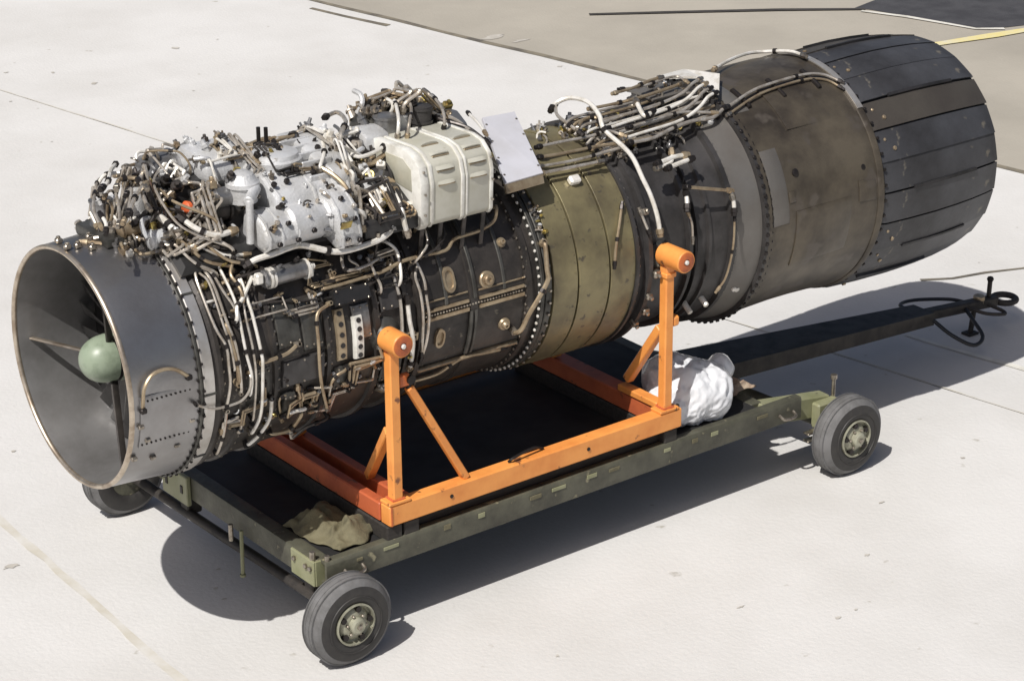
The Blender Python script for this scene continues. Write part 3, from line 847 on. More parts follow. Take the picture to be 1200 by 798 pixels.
# ------------------------------------------------------------------ pipework (x, angle, radius) paths round the engine
PIPES = [
    ('steel', 0.007, [(0.359, 38.9, 0.485), (0.347, 46.1, 0.485), (0.353, 64.2, 0.485), (0.378, 73.3, 0.485), (0.376, 81.3, 0.485), (0.375, 90, 0.485), (0.361, 98.8, 0.485)]),
    ('steel', 0.006, [(0.376, 41.3, 0.487), (0.389, 46.7, 0.487), (0.386, 64.8, 0.487), (0.394, 73.4, 0.487), (0.397, 82.7, 0.487)]),
    ('steel', 0.007, [(0.394, 40.1, 0.487), (0.402, 47, 0.487), (0.402, 63.8, 0.487), (0.414, 73.6, 0.487), (0.417, 84, 0.487), (0.419, 93.3, 0.487)]),
    ('tan', 0.011, [(0.398, 66.2, 0.484), (0.402, 73.7, 0.484), (0.408, 81.2, 0.484), (0.412, 88.9, 0.484)]),
    ('white', 0.007, [(0.453, 41.1, 0.487), (0.457, 53, 0.487), (0.455, 61.2, 0.487), (0.45, 77.6, 0.487), (0.463, 88.4, 0.487), (0.458, 96.1, 0.487)]),
    ('steel', 0.006, [(0.504, 48.2, 0.483), (0.482, 63.7, 0.483), (0.482, 78.5, 0.483), (0.482, 91.1, 0.483), (0.481, 109.6, 0.483)]),
    ('white', 0.008, [(0.512, 48.6, 0.486), (0.507, 57, 0.486), (0.508, 63.8, 0.486), (0.511, 79.3, 0.486), (0.511, 86.1, 0.486), (0.509, 107.5, 0.486), (0.495, 118.7, 0.486)]),
    ('steel', 0.006, [(0.374, 30.1, 0.495), (0.381, 37.8, 0.495), (0.411, 42.1, 0.495), (0.424, 51.3, 0.495), (0.441, 57.7, 0.495)]),
    ('tan', 0.008, [(0.531, 36.7, 0.5), (0.477, 44.4, 0.5), (0.484, 49.7, 0.5), (0.488, 54.4, 0.5)]),
    ('white', 0.009, [(0.544, 49.2, 0.495), (0.485, 56, 0.495), (0.454, 58.8, 0.495), (0.442, 62.9, 0.495)]),
    ('tan', 0.008, [(0.818, 67.8, 0.475), (0.781, 69.4, 0.475), (0.763, 73.1, 0.475), (0.757, 82.1, 0.475), (0.764, 100.4, 0.475), (0.819, 119.1, 0.475)]),
    ('steel', 0.006, [(0.25, 95.6, 0.489), (0.295, 98.3, 0.489), (0.344, 99.2, 0.489), (0.415, 98.7, 0.489), (0.449, 94.9, 0.489), (0.457, 90.1, 0.489)]),
    ('white', 0.009, [(0.556, 104.7, 0.475), (0.563, 114.8, 0.475), (0.544, 124.7, 0.475), (0.518, 131.9, 0.475)]),
    ('steel', 0.007, [(0.36, 103.4, 0.485), (0.364, 115.6, 0.485), (0.368, 127.9, 0.485)]),
    ('tan', 0.006, [(0.623, 118.2, 0.47), (0.593, 106.5, 0.47), (0.62, 104.7, 0.47), (0.643, 108.4, 0.47)]),
    ('white', 0.01, [(0.612, 115.3, 0.48), (0.665, 114.4, 0.48), (0.71, 114.7, 0.48)]),
    ('tan', 0.01, [(0.615, 128.2, 0.478), (0.682, 128.5, 0.478), (0.703, 119.8, 0.478)]),
    ('dark', 0.008, [(0.793, 151.7, 0.47), (0.78, 134.2, 0.47), (0.848, 132, 0.47)]),
    ('tan', 0.009, [(0.53, 84.7, 0.475), (0.58, 84.3, 0.475), (0.624, 83.6, 0.475), (0.659, 81.6, 0.475)]),
    ('white', 0.017, [(0.542, 43, 0.5), (0.581, 42.6, 0.525), (0.645, 42.9, 0.54), (0.707, 42.5, 0.55), (0.751, 42.5, 0.55), (0.788, 43.9, 0.55), (0.855, 47.2, 0.545), (0.91, 48.7, 0.54), (1, 48.7, 0.54), (1.098, 47.4, 0.545), (1.172, 43.4, 0.55), (1.213, 38.7, 0.565), (1.231, 32.1, 0.58), (1.219, 26.3, 0.585)]),
    ('tan', 0.009, [(0.837, 60.4, 0.47), (0.896, 60.5, 0.47), (1.01, 60.1, 0.47), (1.088, 59.6, 0.475), (1.18, 57.5, 0.48), (1.285, 57.3, 0.475), (1.389, 57.3, 0.465), (1.443, 53.3, 0.465), (1.555, 52.5, 0.465), (1.634, 50.1, 0.47), (1.65, 46.2, 0.5)]),
    ('dark', 0.006, [(0.51, 59.5, 0.465), (0.615, 60.2, 0.465), (0.751, 63.4, 0.465), (0.894, 65.1, 0.465), (1.05, 63.1, 0.465), (1.167, 62.3, 0.465)]),
    ('steel', 0.008, [(0.956, 44.8, 0.485), (0.928, 51.9, 0.485), (0.941, 55.5, 0.485), (1.016, 55.6, 0.485), (1.067, 54.2, 0.485)]),
    ('steel', 0.006, [(0.982, 46.5, 0.487), (0.961, 50.9, 0.487), (0.983, 54, 0.487)]),
    ('steel', 0.007, [(1.042, 53.3, 0.48), (1.049, 60.3, 0.48), (1.057, 65.5, 0.48)]),
    ('white', 0.008, [(1.15, 48, 0.48), (1.169, 51.9, 0.48), (1.167, 56.7, 0.48), (1.152, 64.2, 0.48)]),
    ('steel', 0.008, [(1.139, 57.9, 0.455), (1.138, 65.4, 0.455), (1.142, 74.5, 0.455), (1.136, 88.4, 0.455)]),
    ('white', 0.011, [(1.176, 73.8, 0.452), (1.174, 85, 0.452), (1.189, 96.4, 0.452), (1.193, 110.4, 0.452)]),
    ('steel', 0.007, [(1.253, 60.7, 0.452), (1.231, 65.9, 0.452), (1.237, 74.4, 0.452), (1.236, 86.9, 0.452), (1.24, 108, 0.452)]),
    ('steel', 0.007, [(1.253, 59.4, 0.452), (1.265, 68.1, 0.452), (1.261, 77.1, 0.452), (1.263, 86.5, 0.452), (1.253, 98.6, 0.452), (1.236, 110.5, 0.452)]),
    ('steel', 0.006, [(1.31, 46.4, 0.5), (1.298, 53, 0.5), (1.26, 56.7, 0.5)]),
    ('dark', 0.006, [(1.402, 45.8, 0.485), (1.386, 51.8, 0.485), (1.33, 56.1, 0.485), (1.266, 57.6, 0.485)]),
    ('tan', 0.007, [(0.827, 116.1, 0.47), (0.814, 106.2, 0.47), (0.839, 101.6, 0.47), (0.872, 100, 0.47)]),
    ('tan', 0.01, [(1.26, 126.6, 0.44), (1.364, 126.3, 0.44), (1.42, 120.7, 0.44), (1.474, 118, 0.44), (1.582, 119.7, 0.44), (1.677, 120.9, 0.44)]),
    ('tan', 0.012, [(1.823, 68, 0.478), (1.812, 77.8, 0.478), (1.811, 83.1, 0.478), (1.767, 90.2, 0.478), (1.72, 97.5, 0.478), (1.692, 105, 0.478)]),
    ('steel', 0.009, [(1.968, 22, 0.53), (2.082, 22.2, 0.53), (2.233, 23, 0.53), (2.329, 22.4, 0.53), (2.385, 27.8, 0.53)]),
    ('tan', 0.009, [(1.936, 27.5, 0.527), (2.061, 28.6, 0.527), (2.247, 29.4, 0.527), (2.374, 31, 0.527), (2.527, 31.6, 0.527)]),
    ('steel', 0.008, [(1.916, 31.9, 0.52), (2.096, 33.1, 0.52), (2.229, 32.8, 0.52), (2.369, 32.2, 0.52)]),
    ('steel', 0.009, [(1.908, 34.7, 0.51), (2.077, 35.6, 0.51), (2.222, 36.2, 0.51)]),
    ('white', 0.014, [(2.222, -3.3, 0.54), (2.269, -5.4, 0.56), (2.312, -1.7, 0.58), (2.322, 8.3, 0.59), (2.308, 17.3, 0.58), (2.289, 24.1, 0.56), (2.328, 33.1, 0.54), (2.353, 39.6, 0.525), (2.36, 49.1, 0.51), (2.373, 57, 0.5), (2.376, 66.8, 0.5), (2.382, 76.6, 0.49)]),
    ('steel', 0.009, [(2.287, -8.4, 0.55), (2.19, 5.5, 0.55), (2.179, 15.6, 0.55), (2.19, 23.1, 0.55)]),
    ('tan', 0.008, [(2.181, 19.9, 0.555), (2.257, 14.4, 0.555), (2.31, 15, 0.555), (2.305, 19.7, 0.555)]),
    ('steel', 0.009, [(2.33, 15.2, 0.52), (2.491, 14.3, 0.53), (2.687, 12.6, 0.53), (2.788, 12.8, 0.55), (2.871, 10.3, 0.57), (2.934, 8.4, 0.57)]),
    ('white', 0.009, [(2.337, 19.8, 0.52), (2.488, 19.3, 0.53), (2.682, 17.8, 0.53), (2.785, 17.1, 0.55), (2.864, 14.4, 0.57), (2.925, 12.8, 0.57)]),
    ('steel', 0.009, [(2.347, 24.1, 0.52), (2.49, 23.7, 0.53), (2.682, 22.5, 0.53), (2.786, 21, 0.55), (2.861, 18.1, 0.57), (2.92, 16.6, 0.57)]),
    ('white', 0.009, [(2.36, 28.1, 0.52), (2.494, 27.9, 0.53), (2.685, 26.7, 0.53), (2.789, 24.6, 0.55), (2.861, 21.5, 0.57), (2.919, 20.2, 0.57)]),
    ('tan', 0.009, [(2.328, 8.5, 0.56), (2.458, 9.1, 0.56), (2.644, 8.6, 0.56), (2.848, 6.5, 0.56)]),
    ('steel', 0.008, [(2.415, 24.2, 0.54), (2.579, 23.4, 0.54), (2.717, 23.5, 0.54), (2.863, 29, 0.54)]),
    ('steel', 0.01, [(2.363, 32, 0.535), (2.494, 32.6, 0.535), (2.626, 30, 0.535), (2.733, 29.2, 0.535), (2.832, 30.4, 0.535), (2.932, 26.4, 0.535)]),
    ('white', 0.012, [(2.547, 11.9, 0.57), (2.509, 20.5, 0.57), (2.512, 23, 0.57), (2.567, 21.2, 0.57)]),
    ('tan', 0.008, [(2.471, 5.9, 0.59), (2.578, 5.2, 0.59), (2.694, 2.4, 0.59), (2.771, 2.1, 0.59)]),
    ('steel', 0.007, [(2.545, 1, 0.58), (2.647, 3.7, 0.58), (2.834, 2.5, 0.58), (2.84, 10.3, 0.58)]),
    ('steel', 0.009, [(2.924, 27.4, 0.535), (3.122, 21.6, 0.535), (3.383, 19.9, 0.535), (3.528, 21.9, 0.535), (3.59, 29.4, 0.535)]),
    ('tan', 0.007, [(2.911, 30.9, 0.53), (3.108, 25, 0.53), (3.363, 22.6, 0.53), (3.516, 24.8, 0.53), (3.57, 32.3, 0.53)]),
    ('white', 0.01, [(3.097, -2.4, 0.545), (3.307, -13, 0.545), (3.501, -18, 0.545), (3.561, -4.6, 0.545), (3.562, 5.9, 0.545)]),
    ('tan', 0.009, [(2.527, 58, 0.53), (2.641, 61.7, 0.53), (2.758, 65.5, 0.53)]),
    ('white', 0.012, [(2.539, 59, 0.515), (2.532, 63.6, 0.515), (2.518, 68.4, 0.515)]),
    ('white', 0.011, [(2.755, 66.5, 0.525), (2.756, 71.2, 0.525), (2.747, 76, 0.525)]),
    ('steel', 0.006, [(2.538, 68.5, 0.49), (2.552, 75, 0.49), (2.547, 84.4, 0.49)]),
    ('tan', 0.006, [(2.756, 76.2, 0.52), (2.739, 90.5, 0.52), (2.723, 105.2, 0.52), (2.691, 113, 0.52)]),
    ('tan', 0.007, [(2.245, 57.1, 0.475), (2.203, 66.2, 0.475), (2.163, 76.8, 0.475), (2.147, 86.5, 0.475)]),
    ('steel', 0.008, [(2.305, 62, 0.49), (2.316, 69.2, 0.49), (2.33, 75.3, 0.49)]),
    ('white', 0.011, [(2.539, 40.9, 0.54), (2.504, 46.1, 0.54), (2.416, 47.4, 0.54)]),
    ('white', 0.012, [(2.422, 45.8, 0.545), (2.528, 44.5, 0.545), (2.597, 45.2, 0.545)]),
    ('white', 0.014, [(2.464, 48.5, 0.54), (2.56, 47.5, 0.54), (2.617, 47.1, 0.54)]),
    ('steel', 0.006, [(0.619, -20.4, 0.62), (0.489, -8.1, 0.64), (0.424, -2.7, 0.65), (0.336, 7.7, 0.66), (0.297, 17.7, 0.66), (0.319, 26.2, 0.62), (0.388, 30.2, 0.58), (0.494, 33.8, 0.53)]),
    ('white', 0.02, [(0.321, 4.2, 0.53), (0.33, 12.7, 0.55), (0.337, 20.3, 0.55), (0.354, 25.5, 0.53)]),
    ('white', 0.016, [(0.372, 19.4, 0.58), (0.405, 26.1, 0.57), (0.461, 30.4, 0.56), (0.552, 29.5, 0.55)]),
    ('steel', 0.008, [(0.415, 22.8, 0.54), (0.462, 29.8, 0.54), (0.502, 35.8, 0.54)]),
    ('steel', 0.009, [(0.125, 3.2, 0.475), (0.185, 7.9, 0.48), (0.247, 12.3, 0.48), (0.281, 19.3, 0.49), (0.317, 24.5, 0.5), (0.399, 28.3, 0.515), (0.502, 34.4, 0.515)]),
    ('tan', 0.008, [(0.086, -1.2, 0.46), (0.13, 6.6, 0.465), (0.179, 12.3, 0.465), (0.212, 18.5, 0.47), (0.225, 23, 0.475), (0.29, 24.8, 0.485)]),
    ('tan', 0.007, [(0.366, 6.2, 0.62), (0.365, 14.2, 0.62), (0.385, 18.7, 0.62), (0.469, 26, 0.6)]),
    ('dark', 0.008, [(0.309, 10.2, 0.57), (0.388, 13.8, 0.57), (0.447, 21.7, 0.57), (0.488, 26.9, 0.57)]),
    ('steel', 0.007, [(0.379, 27.4, 0.53), (0.452, 35.8, 0.515), (0.547, 40.2, 0.5)]),
    ('tan', 0.008, [(0.351, 27.4, 0.53), (0.401, 37.4, 0.515), (0.483, 41.3, 0.5)]),
    ('white', 0.009, [(0.411, 26.5, 0.53), (0.474, 36.6, 0.515), (0.581, 38.2, 0.5)]),
    ('steel', 0.007, [(0.32, 28.3, 0.53), (0.358, 37, 0.515), (0.418, 41.8, 0.5)]),
    ('tan', 0.008, [(0.423, 29.8, 0.53), (0.482, 39.4, 0.515), (0.574, 43.1, 0.5)]),
    ('tan', 0.005, [(0.377, -4.3, 0.7), (0.423, -7.8, 0.71), (0.483, -3.3, 0.71), (0.511, -1.4, 0.7)]),
    ('steel', 0.007, [(0.141, 1.4, 0.64), (0.07, 12.4, 0.64), (0.039, 22.7, 0.64)]),
    ('white', 0.0085, [(0.233, -7.4, 0.66), (0.279, -7.6, 0.66), (0.316, -5.2, 0.66)]),
    ('tan', 0.01, [(0.172, 9.9, 0.68), (0.22, 4.5, 0.68), (0.274, 5.7, 0.68), (0.272, 9, 0.68)]),
    ('steel', 0.007, [(0.142, 7.2, 0.64), (0.187, 3.2, 0.64), (0.192, 6.7, 0.64), (0.134, 18.4, 0.64), (0.096, 23.5, 0.64)]),
    ('steel', 0.0085, [(0.195, 12, 0.66), (0.239, 8.9, 0.66), (0.156, 19.8, 0.66), (0.108, 24.3, 0.66)]),
    ('white', 0.01, [(0.124, 7.9, 0.68), (0.173, 4.5, 0.68), (0.248, -5, 0.68), (0.328, -14.4, 0.68)]),
    ('tan', 0.007, [(0.097, 18.6, 0.6), (0.162, 9.5, 0.6), (0.184, 2.7, 0.6)]),
    ('steel', 0.0085, [(0.324, 0.5, 0.66), (0.259, 12.1, 0.66), (0.237, 18.6, 0.66), (0.234, 21.3, 0.66)]),
    ('steel', 0.01, [(0.132, 23.1, 0.68), (0.203, 16.4, 0.68), (0.25, 12.8, 0.68), (0.29, 10.3, 0.68)]),
    ('white', 0.007, [(0.13, 19.8, 0.6), (0.177, 17.3, 0.6), (0.21, 14.1, 0.6)]),
    ('tan', 0.0085, [(0.368, -16.6, 0.66), (0.441, -20.1, 0.66), (0.486, -20, 0.66)]),
    ('steel', 0.01, [(0.336, 1.5, 0.68), (0.279, 8, 0.68), (0.269, 13.5, 0.68)]),
    ('steel', 0.007, [(0.19, -5.8, 0.64), (0.278, -17, 0.64), (0.314, -11.1, 0.64)]),
    ('white', 0.0085, [(0.06, 17.7, 0.66), (0.052, 22.7, 0.66), (0.027, 26.8, 0.66)]),
    ('tan', 0.012, [(0.932, 22, 0.68), (0.954, 25.9, 0.68), (0.975, 30.7, 0.67), (0.98, 34.3, 0.65), (0.969, 36.6, 0.62)]),
    ('white', 0.009, [(1.065, 0.6, 0.69), (1.039, 7.9, 0.69), (0.991, 15.8, 0.69), (0.937, 21, 0.69)]),
    ('steel', 0.011, [(1.17, -6.7, 0.7), (1.257, -10.4, 0.7), (1.201, 1.4, 0.7), (1.124, 8.5, 0.7)]),
    ('white', 0.01, [(1.106, 10.2, 0.66), (1.105, 16.2, 0.66), (1.129, 19.1, 0.66), (1.204, 18.3, 0.66), (1.268, 16, 0.66)]),
    ('tan', 0.012, [(1.115, 20.8, 0.63), (1.177, 20.7, 0.63), (1.252, 17.7, 0.63)]),
    ('white', 0.013, [(1.2, 27.4, 0.6), (1.184, 35.1, 0.615), (1.174, 41.4, 0.62), (1.172, 46.2, 0.6), (1.19, 49.6, 0.56)]),
    ('white', 0.007, [(1.146, 30.2, 0.58), (1.109, 37.2, 0.58), (1.094, 41.1, 0.58)]),
    ('steel', 0.007, [(1.142, 38, 0.58), (1.128, 41.1, 0.58), (1.091, 43.2, 0.58)]),
    ('dark', 0.01, [(1.572, 4.2, 0.66), (1.593, 10, 0.66), (1.642, 16.8, 0.66), (1.663, 26.3, 0.66)]),
    ('steel', 0.009, [(1.626, 5.1, 0.66), (1.636, 11.7, 0.66), (1.64, 21, 0.66)]),
    ('white', 0.008, [(1.831, -6.2, 0.6), (1.782, 6.5, 0.6), (1.751, 15.9, 0.6)]),
    ('steel', 0.007, [(0.945, 2.6, 0.7), (1.002, 1, 0.7), (1.049, 1.7, 0.7)]),
    ('steel', 0.008, [(1.612, -0.4, 0.72), (1.582, 7.3, 0.72), (1.545, 13.7, 0.72)]),
    ('white', 0.009, [(1.442, -0.6, 0.73), (1.393, 6.2, 0.73), (1.346, 12.4, 0.73)]),
    ('steel', 0.008, [(1.509, -1.1, 0.73), (1.442, 8.2, 0.73), (1.378, 14.5, 0.73)]),
]


# ------------------------------------------------------------------ accessory gearbox on top
eb(patch(0.30, 1.24, -38, 40, 0.455, 0.055, nt=18, inset=0.02), "gearbox_saddle", "black_box")


def extrude(x0, x1, prof, bev, taper=1.0, cy=0.0, cz=0.5, seg=2):
    """closed (y, z) outline pushed along x, edges rounded"""
    bm = bmesh.new()
    a = [bm.verts.new((x0, y, z)) for y, z in prof]
    b = [bm.verts.new((x1, cy + (y - cy) * taper, cz + (z - cz) * taper)) for y, z in prof]
    n = len(prof)
    bm.faces.new(a)
    bm.faces.new(list(reversed(b)))
    for i in range(n):
        bm.faces.new((a[i], b[i], b[(i + 1) % n], a[(i + 1) % n]))
    bmesh.ops.recalc_face_normals(bm, faces=bm.faces)
    if bev:
        bmesh.ops.bevel(bm, geom=bm.edges[:], offset=bev, segments=seg, affect='EDGES', profile=0.5)
    bm.verts.index_update()
    mb = MB().add([v.co.copy() for v in bm.verts], [[v.index for v in f.verts] for f in bm.faces])
    bm.free()
    return mb


def drum(name, m, a, b, r, parent=None, rim=1.12, ends=0.7, n=28, rings=2):
    """round accessory body with flanged ends"""
    a, b = Vector(a), Vector(b)
    L = (b - a).length
    pr = [(0, 1e-5), (0, r * ends), (L * 0.05, r * 0.92), (L * 0.07, r)]
    for k in range(rings):
        t = L * (0.12 + 0.76 * k / max(1, rings - 1))
        pr += [(t, r), (t, r * rim), (t + L * 0.06, r * rim), (t + L * 0.06, r)]
    pr += [(L * 0.97, r), (L, r * ends), (L, 1e-5)]
    return eb(MB().rev(a, b - a, pr, n), name, m, parent)


gh = eb(extrude(0.70, 1.03, [(-0.34, 0.50), (-0.30, 0.58), (-0.20, 0.635), (0.02, 0.655), (0.12, 0.64), (0.15, 0.46), (-0.30, 0.44)], 0.018), "gearbox_housing", "cast_white")
mb = extrude(0.60, 0.755, [(-0.40, 0.43), (-0.405, 0.47), (-0.37, 0.52), (-0.31, 0.545), (-0.24, 0.53), (-0.22, 0.43), (-0.36, 0.405)], 0.022, 0.96, -0.3, 0.47, 3)
eb(mb, "gear_cover", "cast_white", gh)
mb = MB().rev((0.72, -0.33, 0.475), X, [(0, 1e-5), (0, 0.062), (0.012, 0.072), (0.13, 0.072), (0.15, 0.064), (0.16, 0.075), (0.178, 0.075), (0.178, 1e-5)], 30)
eb(mb, "gear_cover", "cast_white", gh)
mb = extrude(0.885, 0.985, [(-0.44, 0.385), (-0.445, 0.43), (-0.41, 0.52), (-0.345, 0.57), (-0.27, 0.57), (-0.27, 0.42), (-0.40, 0.37)], 0.014)
eb(mb, "end_cover", "cast_white", gh)
mb = MB().rev((0.955, -0.24, 0.565), X, [(0, 1e-5), (0, 0.06), (0.01, 0.068), (0.08, 0.066), (0.11, 0.05), (0.12, 1e-5)], 28)
eb(mb, "end_cover", "cast_white", gh)
mb = MB().rev((0.62, -0.22, 0.56), UPZ, [(0, 0.052), (0.055, 0.055), (0.06, 0.062), (0.075, 0.062), (0.082, 0.052), (0.105, 0.040), (0.115, 0.02), (0.117, 1e-5)], 28)
eb(mb, "filter_dome", "cast_white", gh)
eb(MB().cyl((0.573, -0.335, 0.44), (0.583, -0.325, 0.60), 0.014, 14, ch=0.003).cyl((0.575, -0.33, 0.595), (0.65, -0.26, 0.615), 0.02, 14, ch=0.004), "drain_post", "cast_white", gh)
eb(MB().rev((0.82, -0.12, 0.63), UPZ, [(0, 0.10), (0.03, 0.10), (0.036, 0.09), (0.05, 0.085), (0.055, 0.07), (0.056, 1e-5)], 32), "top_cover", "cast_white", gh)
eb(extrude(0.93, 1.07, [(-0.24, 0.56), (-0.22, 0.65), (-0.10, 0.69), (0.06, 0.685), (0.08, 0.56)], 0.02), "top_cover", "cast_white", gh)
eb(MB().cyl((0.84, 0.02, 0.66), (0.84, 0.02, 0.735), 0.008, 8).cyl((0.86, 0.0, 0.66), (0.86, 0.0, 0.735), 0.008, 8), "vent_stub", "bolt_dark", gh)
def scaled(prof, k):
    cy = sum(p[0] for p in prof) / len(prof)
    cz = sum(p[1] for p in prof) / len(prof)
    return [(cy + (y - cy) * k, cz + (z - cz) * k) for y, z in prof]


HP = [(-0.34, 0.50), (-0.30, 0.58), (-0.20, 0.635), (0.02, 0.655), (0.12, 0.64), (0.15, 0.46), (-0.30, 0.44)]
for x in (0.715, 0.862, 1.005):
    eb(extrude(x, x + 0.012, scaled(HP, 1.035), 0.003), "casting_flange", "cast_white", gh)
EP = [(-0.44, 0.385), (-0.445, 0.43), (-0.41, 0.52), (-0.345, 0.57), (-0.27, 0.57), (-0.27, 0.42), (-0.40, 0.37)]
for x in (0.893, 0.965):
    eb(extrude(x, x + 0.010, scaled(EP, 1.05), 0.003), "casting_flange", "cast_white", gh)
GP = [(-0.40, 0.43), (-0.405, 0.47), (-0.37, 0.52), (-0.31, 0.545), (-0.24, 0.53), (-0.22, 0.43), (-0.36, 0.405)]
for x in (0.612, 0.665, 0.735):
    eb(extrude(x, x + 0.009, scaled(GP, 1.05), 0.003), "casting_flange", "cast_white", gh)
for k in range(5):
    y = -0.27 + k * 0.05
    eb(MB().bar((0.872, y, 0.60 + 0.04 * k ** 0.5), (1.0, y, 0.60 + 0.04 * k ** 0.5), 0.010, 0.03, 0.003), "casting_rib", "cast_white", gh)
eb(MB().box((0.77, -0.02, 0.663), (0.09, 0.06, 0.012), 0.003), "data_plate", "grey_metal", gh)
eb(MB().box((0.90, -0.46, 0.475), (0.045, 0.006, 0.03), 0.001, Matrix.Rotation(R(25), 3, 'X')), "data_plate", "brass", gh)
# bolts over the castings, seen as dark dots
mb = MB()
for (x, y, z) in ((0.72, -0.27, 0.612), (0.76, -0.15, 0.686), (0.90, -0.15, 0.65), (0.84, -0.23, 0.632), (0.78, -0.26, 0.61), (0.98, -0.16, 0.673), (0.90, -0.25, 0.618)):
    mb.hexbolt((x, y, z), (0, -0.35, 0.9), 0.011, 0.012)
for (x, y, z) in ((0.90, -0.435, 0.47), (0.955, -0.43, 0.48), (0.915, -0.447, 0.41), (0.965, -0.446, 0.40), (0.93, -0.38, 0.548), (0.63, -0.39, 0.50), (0.70, -0.388, 0.505),
                  (0.65, -0.408, 0.44), (0.73, -0.404, 0.44), (0.80, -0.40, 0.46)):
    mb.hexbolt((x, y, z), (0, -0.9, 0.4), 0.010, 0.012)
stuff(eb(mb, "housing_bolt", "bolt_dark", gh))
# front accessories: pumps in a dark recess, orange blanking cap
drum("fuel_pump", "black_box", (0.40, 0.02, 0.54), (0.60, 0.02, 0.55), 0.075)
pu = drum("oil_pump", "dark", (0.44, -0.16, 0.535), (0.59, -0.16, 0.535), 0.052)
eb(MB().rev((0.437, -0.16, 0.555), -X, [(0, 0.026), (0.012, 0.030), (0.016, 0.03), (0.024, 0.024), (0.028, 0.012), (0.028, 1e-5)], 20), "blanking_cap", "cap_orange", pu)
drum("oil_pump", "grey_metal", (0.50, -0.20, 0.585), (0.60, -0.20, 0.585), 0.036)
drum("starter_unit", "grey_metal", (0.42, 0.16, 0.57), (0.66, 0.16, 0.59), 0.085, rings=3)
eb(extrude(0.55, 0.76, [(-0.10, 0.60), (-0.08, 0.67), (0.0, 0.70), (0.12, 0.70), (0.16, 0.60)], 0.02), "oil_tank", "cast_white")
drum("filter_bowl", "cast_white", (0.30, -0.02, 0.52), (0.30, -0.02, 0.64), 0.045)
drum("filter_bowl", "grey_metal", (0.20, 0.06, 0.47), (0.20, 0.06, 0.585), 0.04)
drum("valve_body", "cast_white", (0.26, -0.16, 0.47), (0.36, -0.17, 0.47), 0.036)
drum("valve_body", "tan", (0.19, -0.08, 0.50), (0.27, -0.08, 0.50), 0.028)
eb(extrude(0.28, 0.47, [(-0.20, 0.44), (-0.20, 0.475), (-0.06, 0.51), (-0.02, 0.44)], 0.01), "mount_plate", "grey_metal")
eb(extrude(0.13, 0.34, [(-0.10, 0.45), (-0.10, 0.485), (0.14, 0.485), (0.14, 0.44)], 0.01), "mount_plate", "casing_plate")
# rear accessories between the gearbox and the cowl
drum("hydraulic_pump", "dark", (1.05, -0.06, 0.565), (1.26, -0.06, 0.575), 0.072, rings=3)
drum("hydraulic_pump", "turbine_dark", (1.09, -0.20, 0.52), (1.25, -0.20, 0.52), 0.06)
dk = eb(MB().rev((1.235, -0.11, 0.575), (0.2, -1, 0.35), [(-0.05, 0.07), (0.0, 0.072), (0.012, 0.066), (0.014, 1e-5)], 32), "generator_disc", "grey_metal")
eb(MB().hexbolt(Vector((1.245, -0.125, 0.60)), (0.2, -1, 0.35), 0.012, 0.012), "disc_nut", "bolt_dark", dk)
drum("generator", "casing_plate", (1.30, 0.06, 0.60), (1.60, 0.06, 0.61), 0.082, rings=4)
drum("regulator", "grey_metal", (1.36, -0.05, 0.60), (1.36, -0.05, 0.705), 0.045)
drum("regulator", "cast_white", (1.445, -0.03, 0.60), (1.445, -0.03, 0.69), 0.03)
drum("regulator", "turbine_dark", (1.52, -0.06, 0.58), (1.52, -0.06, 0.715), 0.04, rings=3)
eb(extrude(1.58, 1.70, [(-0.12, 0.55), (-0.12, 0.62), (-0.05, 0.66), (0.06, 0.65), (0.08, 0.55)], 0.012), "junction_box", "grey_metal")
eb(extrude(1.22, 1.33, [(-0.13, 0.56), (-0.12, 0.655), (-0.05, 0.675), (0.02, 0.66), (0.02, 0.56)], 0.012), "junction_box", "cast_white")
eb(extrude(1.10, 1.22, [(-0.34, 0.46), (-0.33, 0.51), (-0.26, 0.545), (-0.18, 0.54), (-0.18, 0.45)], 0.012), "valve_block", "cast_white")
eb(MB().rev((1.20, -0.315, 0.50), (-0.3, -1, 0.5), [(-0.02, 0.035), (0.0, 0.036), (0.01, 0.028), (0.014, 0.018), (0.03, 0.016), (0.03, 1e-5)], 20), "hose_coupling", "casing_plate")
eb(extrude(1.02, 1.30, [(-0.40, 0.37), (-0.40, 0.43), (-0.28, 0.50), (0.1, 0.52), (0.1, 0.42)], 0.01), "accessory_tray", "black_box")
# ------------------------------------------------------------------ louvred cowl and flat panel
CP = [(-0.395, 0.365), (-0.412, 0.385), (-0.418, 0.54), (-0.402, 0.600), (-0.360, 0.636), (-0.30, 0.648), (-0.10, 0.642), (-0.04, 0.62), (-0.04, 0.54), (-0.30, 0.46), (-0.37, 0.365)]


def grow(prof, d_):
    c = (-0.22, 0.52)
    return [(c[0] + (y - c[0]) * (1 + d_ / 0.2), c[1] + (z - c[1]) * (1 + d_ / 0.14)) for y, z in prof]


